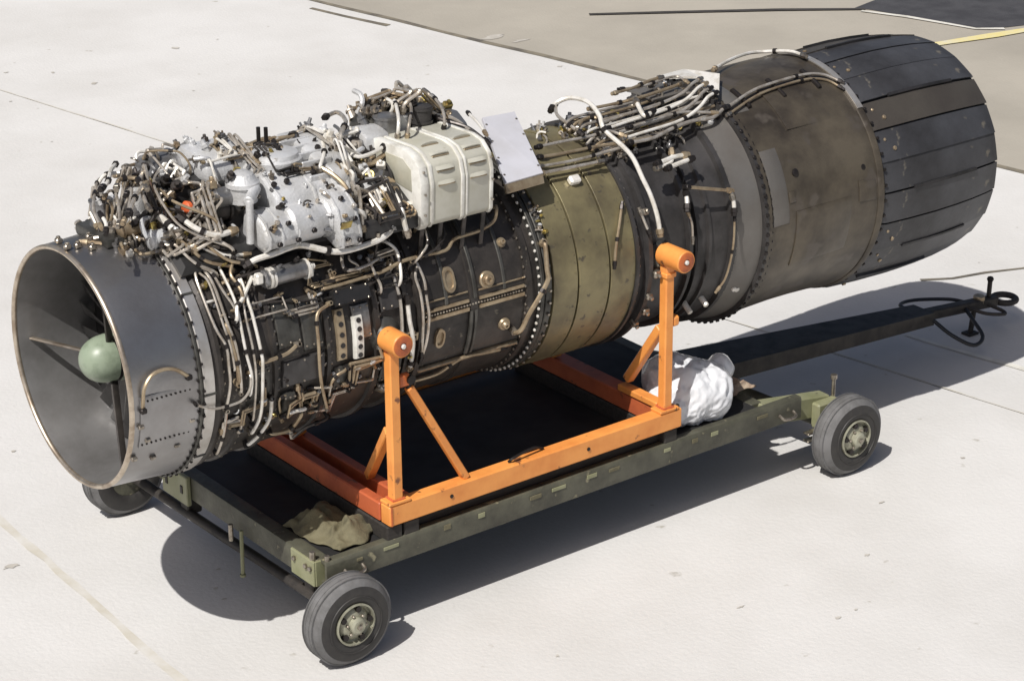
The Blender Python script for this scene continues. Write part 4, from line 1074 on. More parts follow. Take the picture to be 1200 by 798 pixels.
cw = eb(extrude(1.262, 1.588, CP, 0.006), "louvred_cowl", "cowl_paint", ang=28)
for x0, x1, gr in ((1.256, 1.292, 0.005), (1.302, 1.318, 0.004), (1.442, 1.458, 0.005), (1.464, 1.474, 0.004), (1.576, 1.592, 0.004)):
    eb(extrude(x0, x1, grow(CP, gr), 0.003), "cowl_band", "cowl_light", cw, 28)
eb(extrude(1.2535, 1.2575, [(-0.365, 0.50), (-0.36, 0.585), (-0.31, 0.615), (-0.14, 0.612), (-0.10, 0.58), (-0.20, 0.52)], 0.001), "end_window", "cowl_paint", cw)
eb(extrude(1.215, 1.262, [(-0.36, 0.40), (-0.365, 0.455), (-0.14, 0.53), (-0.10, 0.50), (-0.2, 0.42)], 0.008), "end_shelf", "cowl_light", cw)
for x0 in (1.335, 1.482):
    for (y, z, ny, nz) in ((-0.305, 0.6475, -0.2, 1.0), (-0.372, 0.628, -0.62, 0.78), (-0.4085, 0.582, -0.96, 0.27), (-0.4175, 0.530, -1.0, 0.05)):
        nrm = Vector((0, ny, nz)).normalized()
        dn = Vector((0, -nrm.z, nrm.y))
        if dn.z > 0:
            dn = -dn
        c = Vector((x0 + 0.042, y, z))
        n = 8
        vs, fs = [], []
        for j in range(n + 1):
            w = math.sin(math.pi * j / n) ** 0.5
            px = Vector((x0 + 0.084 * j / n, y, z))
            vs += [px - dn * 0.012 - nrm * 0.002, px + dn * 0.004 + nrm * 0.011 * w, px + dn * 0.005 - nrm * 0.002]
        for j in range(n):
            q = 3 * j
            fs += [(q, q + 1, q + 4, q + 3), (q + 1, q + 2, q + 5, q + 4)]
        eb(MB().add(vs, fs), "louvre", "cowl_paint", cw)
        eb(MB().box(c + dn * 0.0085, (0.076, 0.006, 0.004), 0.001, Matrix((X, dn, nrm)).transposed()), "louvre_slot", "tan", cw)
mb = MB()
for x in (1.274, 1.584):
    for y, z in ((-0.417, 0.42), (-0.420, 0.50), (-0.41, 0.585)):
        mb.hexbolt((x, y - 0.006, z), (0, -1, 0.05), 0.005, 0.005)
stuff(eb(mb, "cowl_screw", "bolt_steel", cw))
for x in (1.285, 1.37, 1.48, 1.57):
    eb(MB().bar(Vector((x, -0.385, 0.372)), S(x, 58, 0.425), 0.02, 0.012), "cowl_bracket", "dark", cw)
# the pale plate leans beside the cowl
A, B, C_, D = Vector((1.835, -0.02, 0.585)), Vector((1.995, -0.02, 0.580)), Vector((1.872, -0.36, 0.440)), Vector((1.690, -0.36, 0.434))
nn = (B - A).cross(D - A).normalized()
if nn.z < 0:
    nn = -nn
vs = []
for off in (0.0, 0.012):
    for P in (A, B, C_, D):
        vs.append(P + nn * off)
pn = MB().add(vs, [(0, 1, 2, 3), (4, 5, 6, 7), (0, 1, 5, 4), (1, 2, 6, 5), (2, 3, 7, 6), (3, 0, 4, 7)])
pan = eb(pn, "flat_panel", "panel_white", ang=20)
vs = []
Dn = Vector((0, -0.012, -0.035))
for off in (0, -0.01):
    for P in (D, C_, C_ + Dn, D + Dn):
        vs.append(P + nn * 0.006 + Vector((0, -off, 0)))
eb(MB().add(vs, [(0, 1, 2, 3), (4, 5, 6, 7), (0, 1, 5, 4), (1, 2, 6, 5), (2, 3, 7, 6), (3, 0, 4, 7)]), "panel_skirt", "tan", pan, 20)
mb = MB()
for a_, b_ in ((A, D), (B, C_)):
    for k in range(4):
        P = a_.lerp(b_, 0.08 + 0.28 * k)
        cc_ = (A + B + C_ + D) / 4
        P = P.lerp(cc_, 0.09) + nn * 0.012
        mb.hexbolt(P, nn, 0.005, 0.003)
stuff(eb(mb, "panel_screw", "bolt_steel", pan))
for x, y in ((1.86, -0.04), (1.97, -0.04), (1.75, -0.28), (1.84, -0.28)):
    zt = 0.55 if y > -0.1 else 0.46
    eb(MB().cyl((x, y, 0.40), (x, y, zt), 0.01, 8), "panel_post", "dark", pan)
# white bracket over the turbine casing, shield plate
br = [S(2.86, -13, 0.545), S(3.02, -13, 0.548), S(3.06, 6, 0.548), S(2.94, 20, 0.548), S(2.90, 14, 0.545), S(2.97, 4, 0.548)]
vs = [p for p in br] + [p + N(0) * 0.010 for p in br]
n = len(br)
eb(MB().add(vs, [tuple(range(n)), tuple(range(n, 2 * n))] + [(i, (i + 1) % n, n + (i + 1) % n, n + i) for i in range(n)]), "pipe_bracket", "white", None, 20)
for k in range(7):
    th = 2 + k * 4.6
    eb(MB().tube(catmull([S(2.24, th + 1, 0.475), S(2.30, th, 0.505), S(2.45, th - 0.5, 0.508), S(2.62, th - 1, 0.510), S(2.80, th - 2, 0.520), S(2.90, th - 2, 0.522)], 5), 0.0065, 8), "pipe", ("steel", "tan", "steel", "white")[k % 4])
eb(patch(2.66, 2.84, -8, 10, 0.535, 0.006, nt=10), "heat_shield", "jet_pipe_plate")
for x, t in ((2.70, -5), (2.80, -5), (2.70, 8), (2.80, 8), (2.90, 12), (2.98, -8)):
    eb(MB().cyl(S(x, t, 0.45), S(x, t, 0.545), 0.008, 8), "shield_post", "bolt_steel")
for x in (3.05, 3.25, 3.45):
    eb(patch(x, x + 0.018, 15, 29, 0.513 if x < 3.4 else 0.519, 0.016, nt=6, inset=0.004), "pipe_clip", "bolt_dark")
# engine side trunnion bosses
for x in (1.07, 2.42):
    for sgn in (1, -1):
        th = 90 * sgn
        eb(MB().rev(S(x, th, 0.40), N(th), [(0, 0.075), (0.035, 0.07), (0.05, 0.05), (0.07, 0.04), (0.07, 1e-5)], 24), "trunnion_boss", "casing_plate")

# ------------------------------------------------------------------ lay the pipes, then the small fittings
from mathutils.bvhtree import BVHTree
BVH = BVHTree.FromPolygons([Vector(p) for p in GEO_V], GEO_F)


def seat(x, t, top=1.0):
    """where a line from outside straight toward the axis first meets the engine"""
    hit, nrm, idx, dist = BVH.ray_cast(S(x, t, top), -N(t), top)
    if hit is None:
        return None, None
    if nrm.dot(N(t)) < 0:
        nrm = -nrm
    return hit, nrm


rngf = random.Random(11)
for i, (m, rad, path) in enumerate(PIPES):
    rad *= 0.78 if rad < 0.0135 else 0.68
    ctrl = [S(*q) for q in path]
    for end in (0, -1):                      # run loose ends down to the body they serve
        x_, t_, r_ = path[end]
        hit, nrm, idx, dist = BVH.ray_cast(S(x_, t_, r_ + 0.004), -N(t_), 0.3)
        if hit is not None and 0.018 < dist < 0.13 and x_ < 1.9 and rad < 0.0105:
            d_ = (ctrl[end] - ctrl[1 if end == 0 else -2]).normalized()
            mid = ctrl[end].lerp(hit, 0.45) + d_ * min(0.03, dist * 0.5)
            fin = hit + d_ * min(0.03, dist * 0.5) * 0.9
            ctrl = [fin, mid] + ctrl if end == 0 else ctrl + [mid, fin]
    pts = catmull(ctrl, 6)
    o = eb(MB().tube(pts, rad, 8), "pipe", m)
    for e, nxt in ((0, 2), (-1, -3)):
        p0, p1 = pts[e], pts[nxt]
        d = (p0 - p1).normalized()
        mb = MB().rev(p0 - d * 0.028, d, [(0, rad * 0.9), (0, rad * 1.55), (0.006, rad * 1.7), (0.020, rad * 1.7), (0.022, rad * 1.35), (0.034, rad * 1.35), (0.036, 1e-5)], 6)
        eb(mb, "pipe_nut", ("bolt_dark", "bolt_steel", "tan", "bolt_dark")[(i + e) % 4], o)
    if len(pts) > 16:
        k = len(pts) // 2 + rngf.randint(-3, 3)
        d = (pts[k + 1] - pts[k - 1]).normalized()
        eb(MB().rev(pts[k] - d * 0.008, d, [(0, rad), (0, rad * 1.6), (0.016, rad * 1.6), (0.016, rad)], 8), "pipe_clamp", "bolt_dark", o)

# many small connectors, elbows and unions on the accessories
rngc = random.Random(5)
pal = ["bolt_steel", "bolt_dark", "tan", "white", "dark", "cast_white", "steel", "grey_metal", "cast_white", "steel", "grey_metal", "brass", "bolt_steel"]


def connector(p, ax, s, m):
    p, ax = Vector(p), Vector(ax).normalized()
    kind = rngc.randrange(4)
    if kind == 0:
        mb = MB().rev(p, ax, [(-s, s * .55), (0, s * .6), (s * .1, s * .85), (s * .7, s * .85), (s * .75, s * .5), (s * 1.5, s * .45), (s * 1.5, 1e-5)], 6)
    elif kind == 1:
        e1, e2 = frame(ax)
        mb = MB().tube(catmull([p - ax * s, p + ax * s * .6, p + ax * s * 1.4 + e1 * s, p + ax * s * 1.2 + e1 * s * 2.6], 4), s * .38, 7)
    elif kind == 2:
        e1, e2 = frame(ax)
        mb = MB().box(p, (s * 1.7, s * 1.3, s * 1.5), s * .22, Matrix((e1, e2, ax)).transposed()).hexbolt(p + ax * s * .7, ax, s * .4, s * .7)
    else:
        mb = MB().rev(p, ax, [(-s, s * .7), (s * .5, s * .7), (s * .5, s * .9), (s * .8, s * .9), (s * .8, s * .35), (s * 1.8, s * .3), (s * 1.8, 1e-5)], 10)
    return eb(mb, ("union", "elbow", "connector", "spigot")[kind], m)


def scatter(n, x0, x1, t0, t1, smin=0.009, smax=0.02, seedpal=pal, lean=0.7):
    for _ in range(n):
        x = rngc.uniform(x0, x1)
        t = rngc.uniform(t0, t1)
        hit, nrm = seat(x, t)
        if hit is None:
            continue
        ax = (nrm + Vector((rngc.uniform(-1, 1), rngc.uniform(-1, 1), rngc.uniform(-.6, 1))) * lean).normalized()
        s_ = rngc.uniform(smin, smax)
        connector(hit + nrm * s_ * 0.5, ax, s_, rngc.choice(seedpal))


def looms(n, x0, x1, t0, t1, lift, radii, mats, dx=0.12, dt=14):
    """bundles of thin lines that run along or round the engine and turn squarely"""
    for _ in range(n):
        x, t = rngc.uniform(x0, x1), rngc.uniform(t0, t1)
        way = rngc.random() < 0.5
        key = []
        for k in range(rngc.choice((3, 4, 4, 5))):
            key.append((x, t))
            if way:
                x = min(x1, max(x0, x + rngc.choice((-1, 1)) * rngc.uniform(0.4, 1) * dx))
            else:
                t = min(t1, max(t0, t + rngc.choice((-1, 1)) * rngc.uniform(0.4, 1) * dt))
            way = not way
        rd = rngc.choice(radii)
        up = rngc.uniform(*lift)
        mt = rngc.choice(mats)
        for c in range(rngc.choice((1, 2, 2, 3))):
            pts = []
            for k, (xx, tt) in enumerate(key):
                xx += c * rd * 2.6
                tt += c * rd * 2.6 / 0.55 * 57.3
                hit, nrm = seat(xx, tt)
                if hit is None:
                    continue
                h_ = 0.004 if k in (0, len(key) - 1) else up
                q = hit + N(tt) * h_
                if pts and (q - pts[-1]).length < 0.02:
                    continue
                if pts:
                    pts.append(pts[-1].lerp(q, 0.12) + N(tt) * (up * 0.5 if k in (1, len(key) - 1) else 0))
                    pts.append(pts[-2].lerp(q, 0.85))
                pts.append(q)
            if len(pts) < 4:
                continue
            o = eb(MB().tube(catmull(pts, 4), rd, 7), "cable_loom", mt)
            for e, f in ((0, 1), (-1, -2)):
                eb(MB().rev(pts[e], pts[e] - pts[f], [(-0.022, rd), (-0.022, rd * 1.9), (-0.006, rd * 1.9), (-0.004, rd * 1.4), (0.004, rd * 1.4)], 6), "loom_end", rngc.choice(("bolt_steel", "bolt_dark", "tan")), o)


scatter(90, 0.16, 0.46, -22, 24, 0.010, 0.026)
scatter(64, 0.42, 0.74, -16, 20, 0.009, 0.022)
scatter(30, 0.46, 0.98, 22, 44, 0.007, 0.015)
scatter(24, 0.70, 1.05, -14, 24, 0.006, 0.014, ["bolt_dark", "bolt_dark", "tan", "bolt_steel", "dark", "brass"])
scatter(60, 1.03, 1.22, -14, 40, 0.010, 0.026)
scatter(60, 1.28, 1.78, -16, 3, 0.012, 0.028)
scatter(30, 1.95, 2.40, -10, 14, 0.009, 0.018)
scatter(80, 2.28, 2.92, -10, 34, 0.009, 0.018)
scatter(36, 0.36, 1.2, 44, 64, 0.007, 0.014)
scatter(30, 0.36, 1.2, 90, 122, 0.007, 0.014)
scatter(16, 1.83, 1.86, 46, 62, 0.008, 0.013)
LM = ("steel", "white", "tan", "dark", "steel", "steel")
looms(14, 0.16, 0.48, -18, 30, (0.015, 0.06), (0.0045, 0.005, 0.006, 0.007), LM)
looms(7, 0.40, 0.72, -12, 32, (0.012, 0.045), (0.004, 0.005, 0.006), LM)
looms(4, 0.70, 1.02, -10, 20, (0.010, 0.03), (0.004, 0.005), ("tan", "dark", "steel"))
looms(15, 1.02, 1.20, -10, 44, (0.012, 0.05), (0.0045, 0.006, 0.007), LM)
looms(14, 1.26, 1.80, -16, 3, (0.02, 0.06), (0.005, 0.006, 0.008), LM)
looms(8, 2.30, 2.90, -10, 26, (0.012, 0.03), (0.0045, 0.0055, 0.0065), LM, 0.3, 8)
looms(12, 0.36, 1.2, 46, 66, (0.008, 0.02), (0.0035, 0.005), ("dark", "tan", "steel"), 0.2, 10)
looms(10, 0.36, 1.2, 92, 124, (0.008, 0.025), (0.004, 0.006), ("dark", "tan", "steel"), 0.14, 12)

# ------------------------------------------------------------------ orange stand
SO = Vector((1.74, 0.0, 0.456))
stand = thing("engine_stand", "orange painted steel stand with posts and tubular cradles holding up the jet engine", "engine stand", SO)


def sb_(mb, name, m="orange_paint", parent=None, ang=35):
    return mb.build(name, m, parent or stand, SO, ang)


Z0 = 0.456
sbars = []
for sgn in (-1, 1):
    y = 0.49 * sgn
    bar = sb_(MB().box((1.745, y, Z0 + 0.043), (1.47, 0.062, 0.086), 0.006), "side_bar")
    if sgn == -1:
        mb = MB()
        mb.box((1.02, y - 0.032, Z0 + 0.043), (0.008, 0.004, 0.08), 0.001)
        sb_(mb, "weld_seam", "orange_face", bar)
        mb = MB()
        for x in (1.30, 1.98):
            mb.hexbolt((x, y - 0.031, Z0 + 0.045), (0, -1, 0), 0.008, 0.004, 10)
        sb_(mb, "bar_hole", "bolt_dark", bar)
        sb_(MB().tube(catmull([(1.60, y, 0.545), (1.62, y - .01, 0.562), (1.72, y, 0.57), (1.78, y + .01, 0.548)], 5), 0.006, 7), "bar_handle", "bolt_dark", bar)
for x in (1.028, 1.128):
    sb_(MB().box((x, 0, Z0 + 0.043), (0.045, 0.916, 0.078), 0.005), "cross_bar", "orange_red")
sb_(MB().box((1.078, 0, Z0 + 0.02), (0.046, 0.904, 0.012), 0.002), "cross_web", "orange_face")
sb_(MB().box((2.435, 0, Z0 + 0.041), (0.080, 0.916, 0.076), 0.005), "cross_bar", "orange_red")
for (x, zt, ylen, zc) in ((1.06, 1.17, 0.57, 1.205), (2.41, 1.20, 0.605, 1.222)):
    for sgn in (-1, 1):
        y = 0.49 * sgn
        post = sb_(MB().box((x, y, (Z0 + 0.086 + zt) / 2), (0.044, 0.044, zt - Z0 - 0.086), 0.005), "post")
        sb_(MB().box((x, y, Z0 + 0.0925), (0.10, 0.066, 0.013), 0.003), "base_plate", "orange_paint", post)
        mb = MB().rev((x, 0.465 * sgn, zc), (0, sgn, 0), [(0, 0.030), (0, 0.042), (0.004, 0.046), (ylen - 0.469, 0.046), (ylen - 0.465, 0.043), (ylen - 0.465, 0.030), (ylen - 0.475, 0.028), (ylen - 0.475, 1e-5)], 28)
        cr = sb_(mb, "cradle_tube", "orange_paint", post)
        mb = MB().rev((x, (ylen - 0.012) * sgn, zc), (0, sgn, 0), [(0, 0.040), (0.0125, 0.040), (0.0145, 0.036), (0.0145, 0.014), (0.008, 0.013), (0.008, 1e-5)], 24)
        sb_(mb, "end_ring", "orange_face", post)
        sb_(MB().rev((x, (ylen - 0.006) * sgn, zc), (0, sgn, 0), [(0, 0.010), (0.012, 0.010), (0.015, 0.006), (0.015, 1e-5)], 12), "end_bolt", "white", post)
        sb_(MB().cyl((x, 0.43 * sgn, zc), (x, 0.47 * sgn, zc), 0.030, 20), "trunnion_pin", "bolt_steel", post)
        wp = [(x + a_ * 0.024 + random.uniform(-.001, .001), y + b_ * 0.024 + random.uniform(-.001, .001), Z0 + 0.101) for a_, b_ in ((-1, -1), (-.3, -1), (.4, -1), (1, -1), (1, -.2), (1, 1), (.2, 1), (-1, 1), (-1, .1), (-1, -1))]
        sb_(MB().tube(wp, [random.uniform(0.0035, 0.006) for _ in wp], 6), "weld_bead", "orange_red", post)
        wq = [(x + 0.023 * math.cos(k * 0.7), y + 0.023 * math.sin(k * 0.7), zc - 0.043 + random.uniform(-.001, .001)) for k in range(10)]
        sb_(MB().tube(wq, [random.uniform(0.003, 0.0055) for _ in wq], 6), "weld_bead", "orange_red", post)
        if x > 2:
            sb_(MB().box((x, y, 1.14), (0.056, 0.056, 0.022), 0.004), "collar", "orange_paint", post)
            sb_(MB().box((x + 0.04, y, 0.93), (0.035, 0.04, 0.045), 0.008), "post_lug", "orange_paint", post)
            sb_(MB().bar((x + 0.0, y - 0.028 * sgn, 0.90), (x, y - 0.235 * sgn, 0.60), 0.038, 0.038, 0.004), "brace")
            sb_(MB().box((x, y - 0.15 * sgn, 0.556), (0.05, 0.25, 0.028), 0.004), "brace_foot")
        else:
            sb_(MB().bar((x, y - 0.028 * sgn, 0.83), (x + 0.05, y - 0.25 * sgn, 0.54), 0.036, 0.036, 0.004), "brace")
            sb_(MB().bar((x + 0.075, y, 0.995), (x + 0.33, y, 0.542), 0.031, 0.031, 0.004, up=(0, 1, 0)), "brace")
            lg = sb_(MB().box((x + 0.05, y, 1.03), (0.05, 0.024, 0.05), 0.005), "brace_lug", "orange_face", post)
            sb_(MB().rev((x + 0.075, y - 0.022, 1.03), (0, 1, 0), [(0, 1e-5), (0, 0.018), (0.044, 0.018), (0.044, 1e-5)], 14).cyl((x + 0.075, y, 0.985), (x + 0.075, y, 1.03), 0.01, 10),
                "lug_pin", "bolt_dark", post)
mb = MB()
for (x, y) in ((2.445, -0.515), (2.47, -0.50)):
    mb.hexbolt((x, y, Z0 + 0.086), (0, 0, 1), 0.009, 0.012)
sb_(mb, "base_bolt", "bolt_dark")

# ------------------------------------------------------------------ trolley
TO = Vector((1.95, 0.1, 0.0))
trolley = thing("trolley", "olive green four wheeled ground trolley carrying the orange engine stand", "trolley", TO)


def tb(mb, name, m="olive_paint", parent=None, ang=35):
    return mb.build(name, m, parent or trolley, TO, ang)


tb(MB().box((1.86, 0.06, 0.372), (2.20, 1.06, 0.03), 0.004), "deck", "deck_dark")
# near rail: channel with folded lip
rail = tb(extrude(0.72, 3.17, [(-0.518, 0.300), (-0.518, 0.385), (-0.512, 0.398), (-0.475, 0.398), (-0.475, 0.386), (-0.504, 0.384), (-0.504, 0.312), (-0.475, 0.312), (-0.475, 0.300)], 0.002), "side_rail", "olive_paint")
rngt = random.Random(4)
for k in range(17):
    x = 0.88 + k * 0.138 + rngt.uniform(-0.02, 0.02)
    w = rngt.uniform(0.022, 0.075)
    if rngt.random() < 0.25:
        continue
    tb(MB().box((x, -0.5195, 0.372 + rngt.uniform(-0.004, 0.004)), (w, 0.004, rngt.uniform(0.012, 0.024)), 0.0015), "rail_cleat", "olive_light" if k % 3 else "canvas", rail)
for x in (0.84, 3.08):
    tb(MB().tube(catmull([(x - 0.04, -0.518, 0.345), (x - 0.035, -0.543, 0.335), (x, -0.552, 0.332), (x + 0.035, -0.543, 0.335), (x + 0.04, -0.518, 0.345)], 5), 0.007, 8), "tie_ring", "bolt_steel", rail)
tb(MB().box((1.87, 0.612, 0.352), (2.24, 0.045, 0.092), 0.004), "side_rail")
fb = tb(extrude(0.70, 0.765, [(-0.472, 0.295), (-0.472, 0.395), (0.93, 0.395), (0.93, 0.295)], 0.004), "front_beam")
tb(MB().box((0.693, -0.40, 0.345), (0.012, 0.16, 0.105), 0.003).box((0.72, -0.478, 0.345), (0.05, 0.010, 0.104), 0.002), "corner_plate", "olive_light", fb)
tb(MB().box((0.688, 0.54, 0.335), (0.022, 0.20, 0.13), 0.004), "corner_plate", "olive_light", fb)
mb = MB()
for y in (0.48, 0.60):
    mb.box((0.676, y, 0.335), (0.006, 0.018, 0.035), 0.002)
tb(mb, "plate_slot", "bolt_dark", fb)
tb(MB().box((0.66, 0.80, 0.315), (0.07, 0.12, 0.05), 0.006), "step_block", "olive_light", fb)
tb(MB().cyl((0.672, 0.02, 0.145), (0.676, 0.02, 0.335), 0.008, 8, ch=0.002).rev((0.672, 0.02, 0.145), (0, 0, -1), [(0, 0.012), (0.01, 0.012), (0.018, 1e-5)], 8), "hanging_pin", "olive_light", fb)
tb(MB().cyl((0.675, 0.10, 0.26), (0.675, 0.10, 0.33), 0.010, 8), "hanging_pin", "bolt_steel", fb)
mb = MB()
for y in (-0.46, -0.43, -0.35):
    mb.hexbolt((0.687, y, 0.365), (-1, 0, 0), 0.010, 0.012)
mb.cyl((0.70, -0.455, 0.395), (0.70, -0.455, 0.43), 0.012, 8).cyl((0.735, -0.50, 0.395), (0.735, -0.50, 0.42), 0.010, 8)
stuff(tb(mb, "corner_bolt", "bolt_steel", fb))
tb(MB().box((2.985, 0.08, 0.347), (0.06, 1.02, 0.085), 0.004), "rear_beam")
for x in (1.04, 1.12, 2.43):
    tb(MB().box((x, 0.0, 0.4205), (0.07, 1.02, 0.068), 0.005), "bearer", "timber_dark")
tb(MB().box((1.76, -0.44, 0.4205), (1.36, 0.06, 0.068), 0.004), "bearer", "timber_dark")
# axles
ax1 = tb(MB().cyl((0.755, -0.56, 0.19), (0.72, 1.03, 0.19), 0.022, 14), "axle", "drawbar_dark")  # front axle and brackets coloured darker for the shade beneath the beam
for bx, by in ((0.775, -0.35), (0.755, 0.55)):
    tb(MB().box((bx, by, 0.245), (0.07, 0.06, 0.12), 0.006), "axle_bracket", "drawbar_dark", ax1)
ax2 = tb(MB().cyl((3.39, -0.56, 0.19), (3.24, 1.03, 0.19), 0.026, 14), "axle")
tb(MB().bar((2.99, -0.42, 0.335), (3.40, -0.42, 0.27), 0.07, 0.10, 0.006).box((3.36, -0.475, 0.255), (0.13, 0.05, 0.12), 0.008), "wheel_arm", "olive_light", ax2)
tb(MB().bar((2.99, 0.45, 0.33), (3.30, 0.45, 0.20), 0.05, 0.07, 0.006), "wheel_arm", "olive_paint", ax2)
tb(MB().cyl((3.42, -0.46, 0.30), (3.42, -0.46, 0.40), 0.009, 8).cyl((3.42, -0.46, 0.395), (3.42, -0.46, 0.415), 0.015, 8), "lock_pin", "bolt_steel", ax2)
for dz in (0.0, 0.035):
    tb(MB().box((3.30, -0.50, 0.165 + dz), (0.16, 0.035, 0.010), 0.003), "leaf_spring", "bolt_steel", ax2)

# wheels: built once, copied with their parts
WR, WW = 0.19, 0.116


def make_wheel():
    w = bpy.data.objects.new("wheel", None)
    w.empty_display_size = 0.1
    COL.objects.link(w)
    w.parent = trolley
    ax = (0, -1, 0)
    h = WW / 2
    pr = [(-h + 0.004, 0.088), (-h - 0.004, 0.105), (-h - 0.006, 0.135), (-h + 0.002, 0.160), (-h + 0.014, 0.177), (-h + 0.032, 0.186), (-0.012, 0.190),
          (0.012, 0.190), (h - 0.032, 0.186), (h - 0.014, 0.177), (h - 0.002, 0.160), (h + 0.006, 0.135), (h + 0.004, 0.105), (h - 0.004, 0.088)]
    MB().rev((0, 0, 0), ax, pr[3:11], 48).build("tyre_tread", "rubber", w)
    MB().rev((0, 0, 0), ax, pr[:4], 48).rev((0, 0, 0), ax, pr[10:], 48).build("tyre_wall", "rubber_side", w)
    MB().rev((0, 0, 0), ax, [(h + 0.003, 0.118), (h + 0.0085, 0.120), (h + 0.0085, 0.123), (h + 0.003, 0.126)], 48).build("wall_ridge", "rubber_side", w)
    mb = MB()
    for t in (-0.030, -0.012, 0.012, 0.030):
        mb.rev((0, 0, 0), ax, [(t - 0.002, 0.184), (t - 0.0015, 0.1915), (t + 0.0015, 0.1915), (t + 0.002, 0.184)], 48)
    mb.build("tread_rib", "rubber", w)
    for s in (1,):
        pr2 = [(h - 0.008, 0.089), (h + 0.006, 0.091), (h + 0.008, 0.084), (h - 0.010, 0.079), (h - 0.014, 0.072), (h - 0.002, 0.060), (h + 0.004, 0.046),
               (h + 0.004, 0.036), (h + 0.022, 0.034), (h + 0.028, 0.026), (h + 0.028, 1e-5)]
        MB().rev((0, 0, 0), ax, pr2, 36).build("rim", "rim_paint", w, ang=30)
    mb = MB()
    for k in range(5):
        a = k * 2 * math.pi / 5 + 0.3
        MB().rev((math.cos(a) * 0.066, -h + 0.0, math.sin(a) * 0.066), ax, [(-0.02, 0.0125), (0.0075, 0.0125), (0.0075, 1e-5)], 12).build("rim_hole", "bolt_dark", w)
    mb = MB()
    for k in range(6):
        a = k * math.pi / 3
        mb.hexbolt((math.cos(a) * 0.044, -h - 0.004, math.sin(a) * 0.044), ax, 0.0065, 0.010)
    mb.hexbolt((0, -h - 0.028, 0), ax, 0.012, 0.008)
    stuff(mb.build("wheel_nut", "bolt_steel", w))
    MB().rev((0, 0, 0), ax, [(-h + 0.006, 0.089), (-h + 0.01, 0.03), (-h - 0.01, 0.03), (-h - 0.01, 1e-5)], 24).build("rim_back", "olive_paint", w)
    return w


wheel0 = make_wheel()
kids = [o for o in COL.objects if o.parent == wheel0]
for i, (x, y, rz, ry) in enumerate(((0.762, -0.580, 0.0, 0.2), (3.392, -0.580, 0.0, 1.1), (0.715, 1.055, math.pi, 0.5), (3.235, 1.055, math.pi, 0.9))):
    w = wheel0
    if i:
        w = wheel0.copy()
        COL.objects.link(w)
        for k in kids:
            c = k.copy()
            COL.objects.link(c)
            c.parent = w
    w.location = Vector((x, y, WR * 0.945)) - TO
    w.scale = (0.945, 1, 0.945)
    w.rotation_euler = (0, ry, rz)

# drawbar lying out behind, with handle loops and tow eye
db = tb(MB().add(*(lambda: (
    [(3.02, 0.02, 0.28), (3.02, 0.30, 0.28), (3.02, 0.30, 0.36), (3.02, 0.02, 0.36),
     (4.650, 0.08, 0.16), (4.650, 0.22, 0.16), (4.650, 0.22, 0.225), (4.650, 0.08, 0.225)],
    [(0, 1, 2, 3), (4, 5, 6, 7), (0, 1, 5, 4), (1, 2, 6, 5), (2, 3, 7, 6), (3, 0, 4, 7)]))()), "drawbar", "drawbar_dark", ang=20)
tb(MB().bar((4.640, 0.15, 0.192), (5.180, 0.16, 0.135), 0.055, 0.05, 0.006), "drawbar_tongue", "drawbar_dark", db)
tb(MB().tube(catmull([(4.620, 0.06, 0.20), (4.660, -0.03, 0.14), (4.740, -0.10, 0.09), (4.840, -0.07, 0.10), (4.900, 0.06, 0.14), (4.930, 0.13, 0.16)], 6), 0.010, 9), "handle_loop", "hose_black", db)
tb(MB().tube(catmull([(4.620, 0.20, 0.205), (4.640, 0.30, 0.20), (4.760, 0.32, 0.19), (4.920, 0.24, 0.18), (4.980, 0.17, 0.17)], 6), 0.009, 9), "handle_loop", "hose_black", db)
tb(MB().tube(catmull([(4.940, 0.14, 0.165), (5.000, 0.06, 0.14), (5.100, 0.03, 0.12), (5.130, 0.06, 0.12), (5.100, 0.14, 0.14)], 6), 0.009, 9), "handle_loop", "drawbar_dark", db)
eye = []
for k in range(25):
    a = 2 * math.pi * k / 24
    eye.append((5.250 + 0.06 * math.cos(a), 0.16 + 0.06 * math.sin(a), 0.125))
tb(MB().tube(eye, 0.016, 10), "tow_eye", "drawbar_dark", db)
tb(MB().cyl((5.130, 0.16, 0.14), (5.135, 0.16, 0.25), 0.012, 10).rev((5.135, 0.16, 0.25), (0, 0, 1), [(0, 0.014), (0.01, 0.018), (0.02, 0.014), (0.026, 1e-5)], 12), "coupling_pin", "bolt_dark", db)
tb(MB().cyl((5.060, 0.16, 0.15), (5.060, 0.16, 0.19), 0.03, 12, ch=0.004), "pivot_boss", "tan", db)
tb(MB().cyl((5.000, 0.15, 0.0), (5.020, 0.15, 0.15), 0.013, 10).box((5.000, 0.15, 0.006), (0.07, 0.06, 0.012), 0.003), "prop_stand", "drawbar_dark", db)


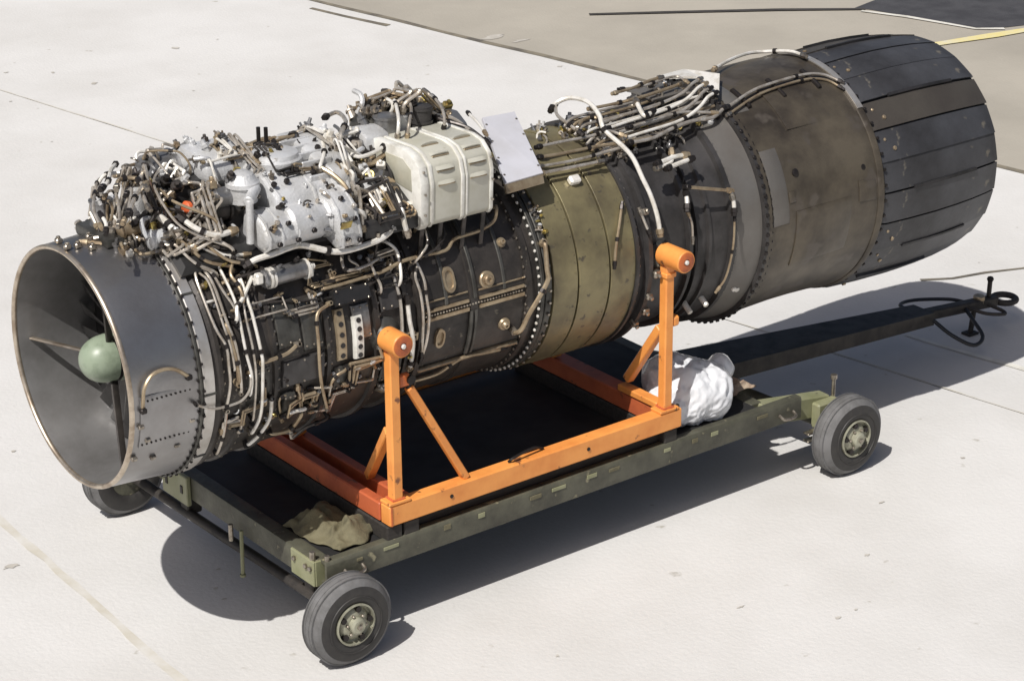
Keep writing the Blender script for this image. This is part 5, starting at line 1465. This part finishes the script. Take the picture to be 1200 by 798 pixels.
# ------------------------------------------------------------------ soft things lying on the trolley
def blob(name, m, c, lobes, sub=4, crumple=0.02, freq=9.0, flat=None, label="", cat=""):
    bm = bmesh.new()
    bmesh.ops.create_icosphere(bm, subdivisions=sub, radius=1.0)
    for v in bm.verts:
        d = v.co.normalized()
        r = 0.0
        for (lc, lr) in lobes:
            lc = Vector(lc)
            b = d.dot(lc)
            disc = b * b - lc.length_squared + lr * lr
            if disc > 0:
                r = max(r, b + math.sqrt(disc))
        q = d * freq * 0.28
        ridge = 1 - abs(mnoise.noise(q * 1.7 + Vector((3, 1, 7)))) * 2
        fold = (1 - abs(mnoise.noise(q * 2.6 + Vector((1, 5, 2)))) * 2.4)
        fine = (1 - abs(mnoise.noise(q * 6.1 + Vector((8, 3, 2)))) * 2.4)
        r += crumple * (mnoise.noise(q) * 1.0 + ridge * 0.5 + 0.55 * fold + 0.22 * fine - 0.6)
        v.co = d * r
        if flat is not None and v.co.z < flat:
            v.co.z = flat + (v.co.z - flat) * 0.03
    mb = MB().add([v.co.copy() for v in bm.verts], [[v.index for v in f.verts] for f in (bm.verts.index_update(), bm.faces)[1]])
    bm.free()
    o = mb.build(name, m, None, (0, 0, 0), 180, Vector(c))
    return tag(o, label, cat)


blob("plastic_bag", "bag_plastic", (2.66, -0.33, 0.388), [((0, 0, 0.11), 0.15), ((-0.03, 0.06, 0.16), 0.12), ((0.07, -0.03, 0.10), 0.135), ((0.20, 0.0, 0.165), 0.062), ((-0.09, -0.01, 0.08), 0.11)],
     6, 0.014, 7, 0.004, "crumpled white plastic bag bundle behind the rear orange post", "plastic bag")


def cloth(name, m, c, sx, sy, h, seed, label, cat, rz=0.0):
    rg = random.Random(seed)
    n = 60
    vs, fs = [], []
    for j in range(n + 1):
        for i in range(n + 1):
            u, v = i / n * 2 - 1, j / n * 2 - 1
            rr = math.hypot(u, v)
            edge = max(0.0, 1 - max(abs(u), abs(v)) ** 3)
            q = Vector((u * 0.8 + seed, v * 1.5, seed * 1.7))
            w = (1 - abs(mnoise.noise(q)) * 2.2) * 0.55 + 0.35 * mnoise.noise(q * 2.3) + 0.3 * (1 - abs(mnoise.noise(q * 2.1 + Vector((4, 4, 4)))) * 2.6) + 0.25
            z = h * edge * max(0.05, w) + 0.004 + 0.006 * (1 + mnoise.noise(q * 4))
            wob = 1 + 0.16 * mnoise.noise(Vector((math.atan2(v, u) * 1.5, seed, 2)))
            x, y = u * sx * wob + 0.02 * mnoise.noise(q * 1.4), v * sy * wob + 0.02 * mnoise.noise(q * 1.3 + Vector((9, 2, 1)))
            vs.append((x * math.cos(rz) - y * math.sin(rz), x * math.sin(rz) + y * math.cos(rz), z))
    m_ = n + 1
    for j in range(n):
        for i in range(n):
            fs.append((j * m_ + i, j * m_ + i + 1, (j + 1) * m_ + i + 1, (j + 1) * m_ + i))
    o = MB().add(vs, fs).build(name, m, None, (0, 0, 0), 180, Vector(c))
    s = o.modifiers.new("thickness", 'SOLIDIFY')
    s.thickness = 0.005
    s.offset = 0
    return tag(o, label, cat)


cloth("canvas_sheet", "canvas", (0.90, -0.29, 0.388), 0.12, 0.16, 0.075, 5, "folded olive canvas sheet lying on the trolley's front corner near wheel", "canvas", 0.2)
cloth("rag", "rag", (2.98, -0.26, 0.390), 0.10, 0.06, 0.03, 8, "small brown rag beside the trolley rail near the rear wheel", "rag", 0.1)
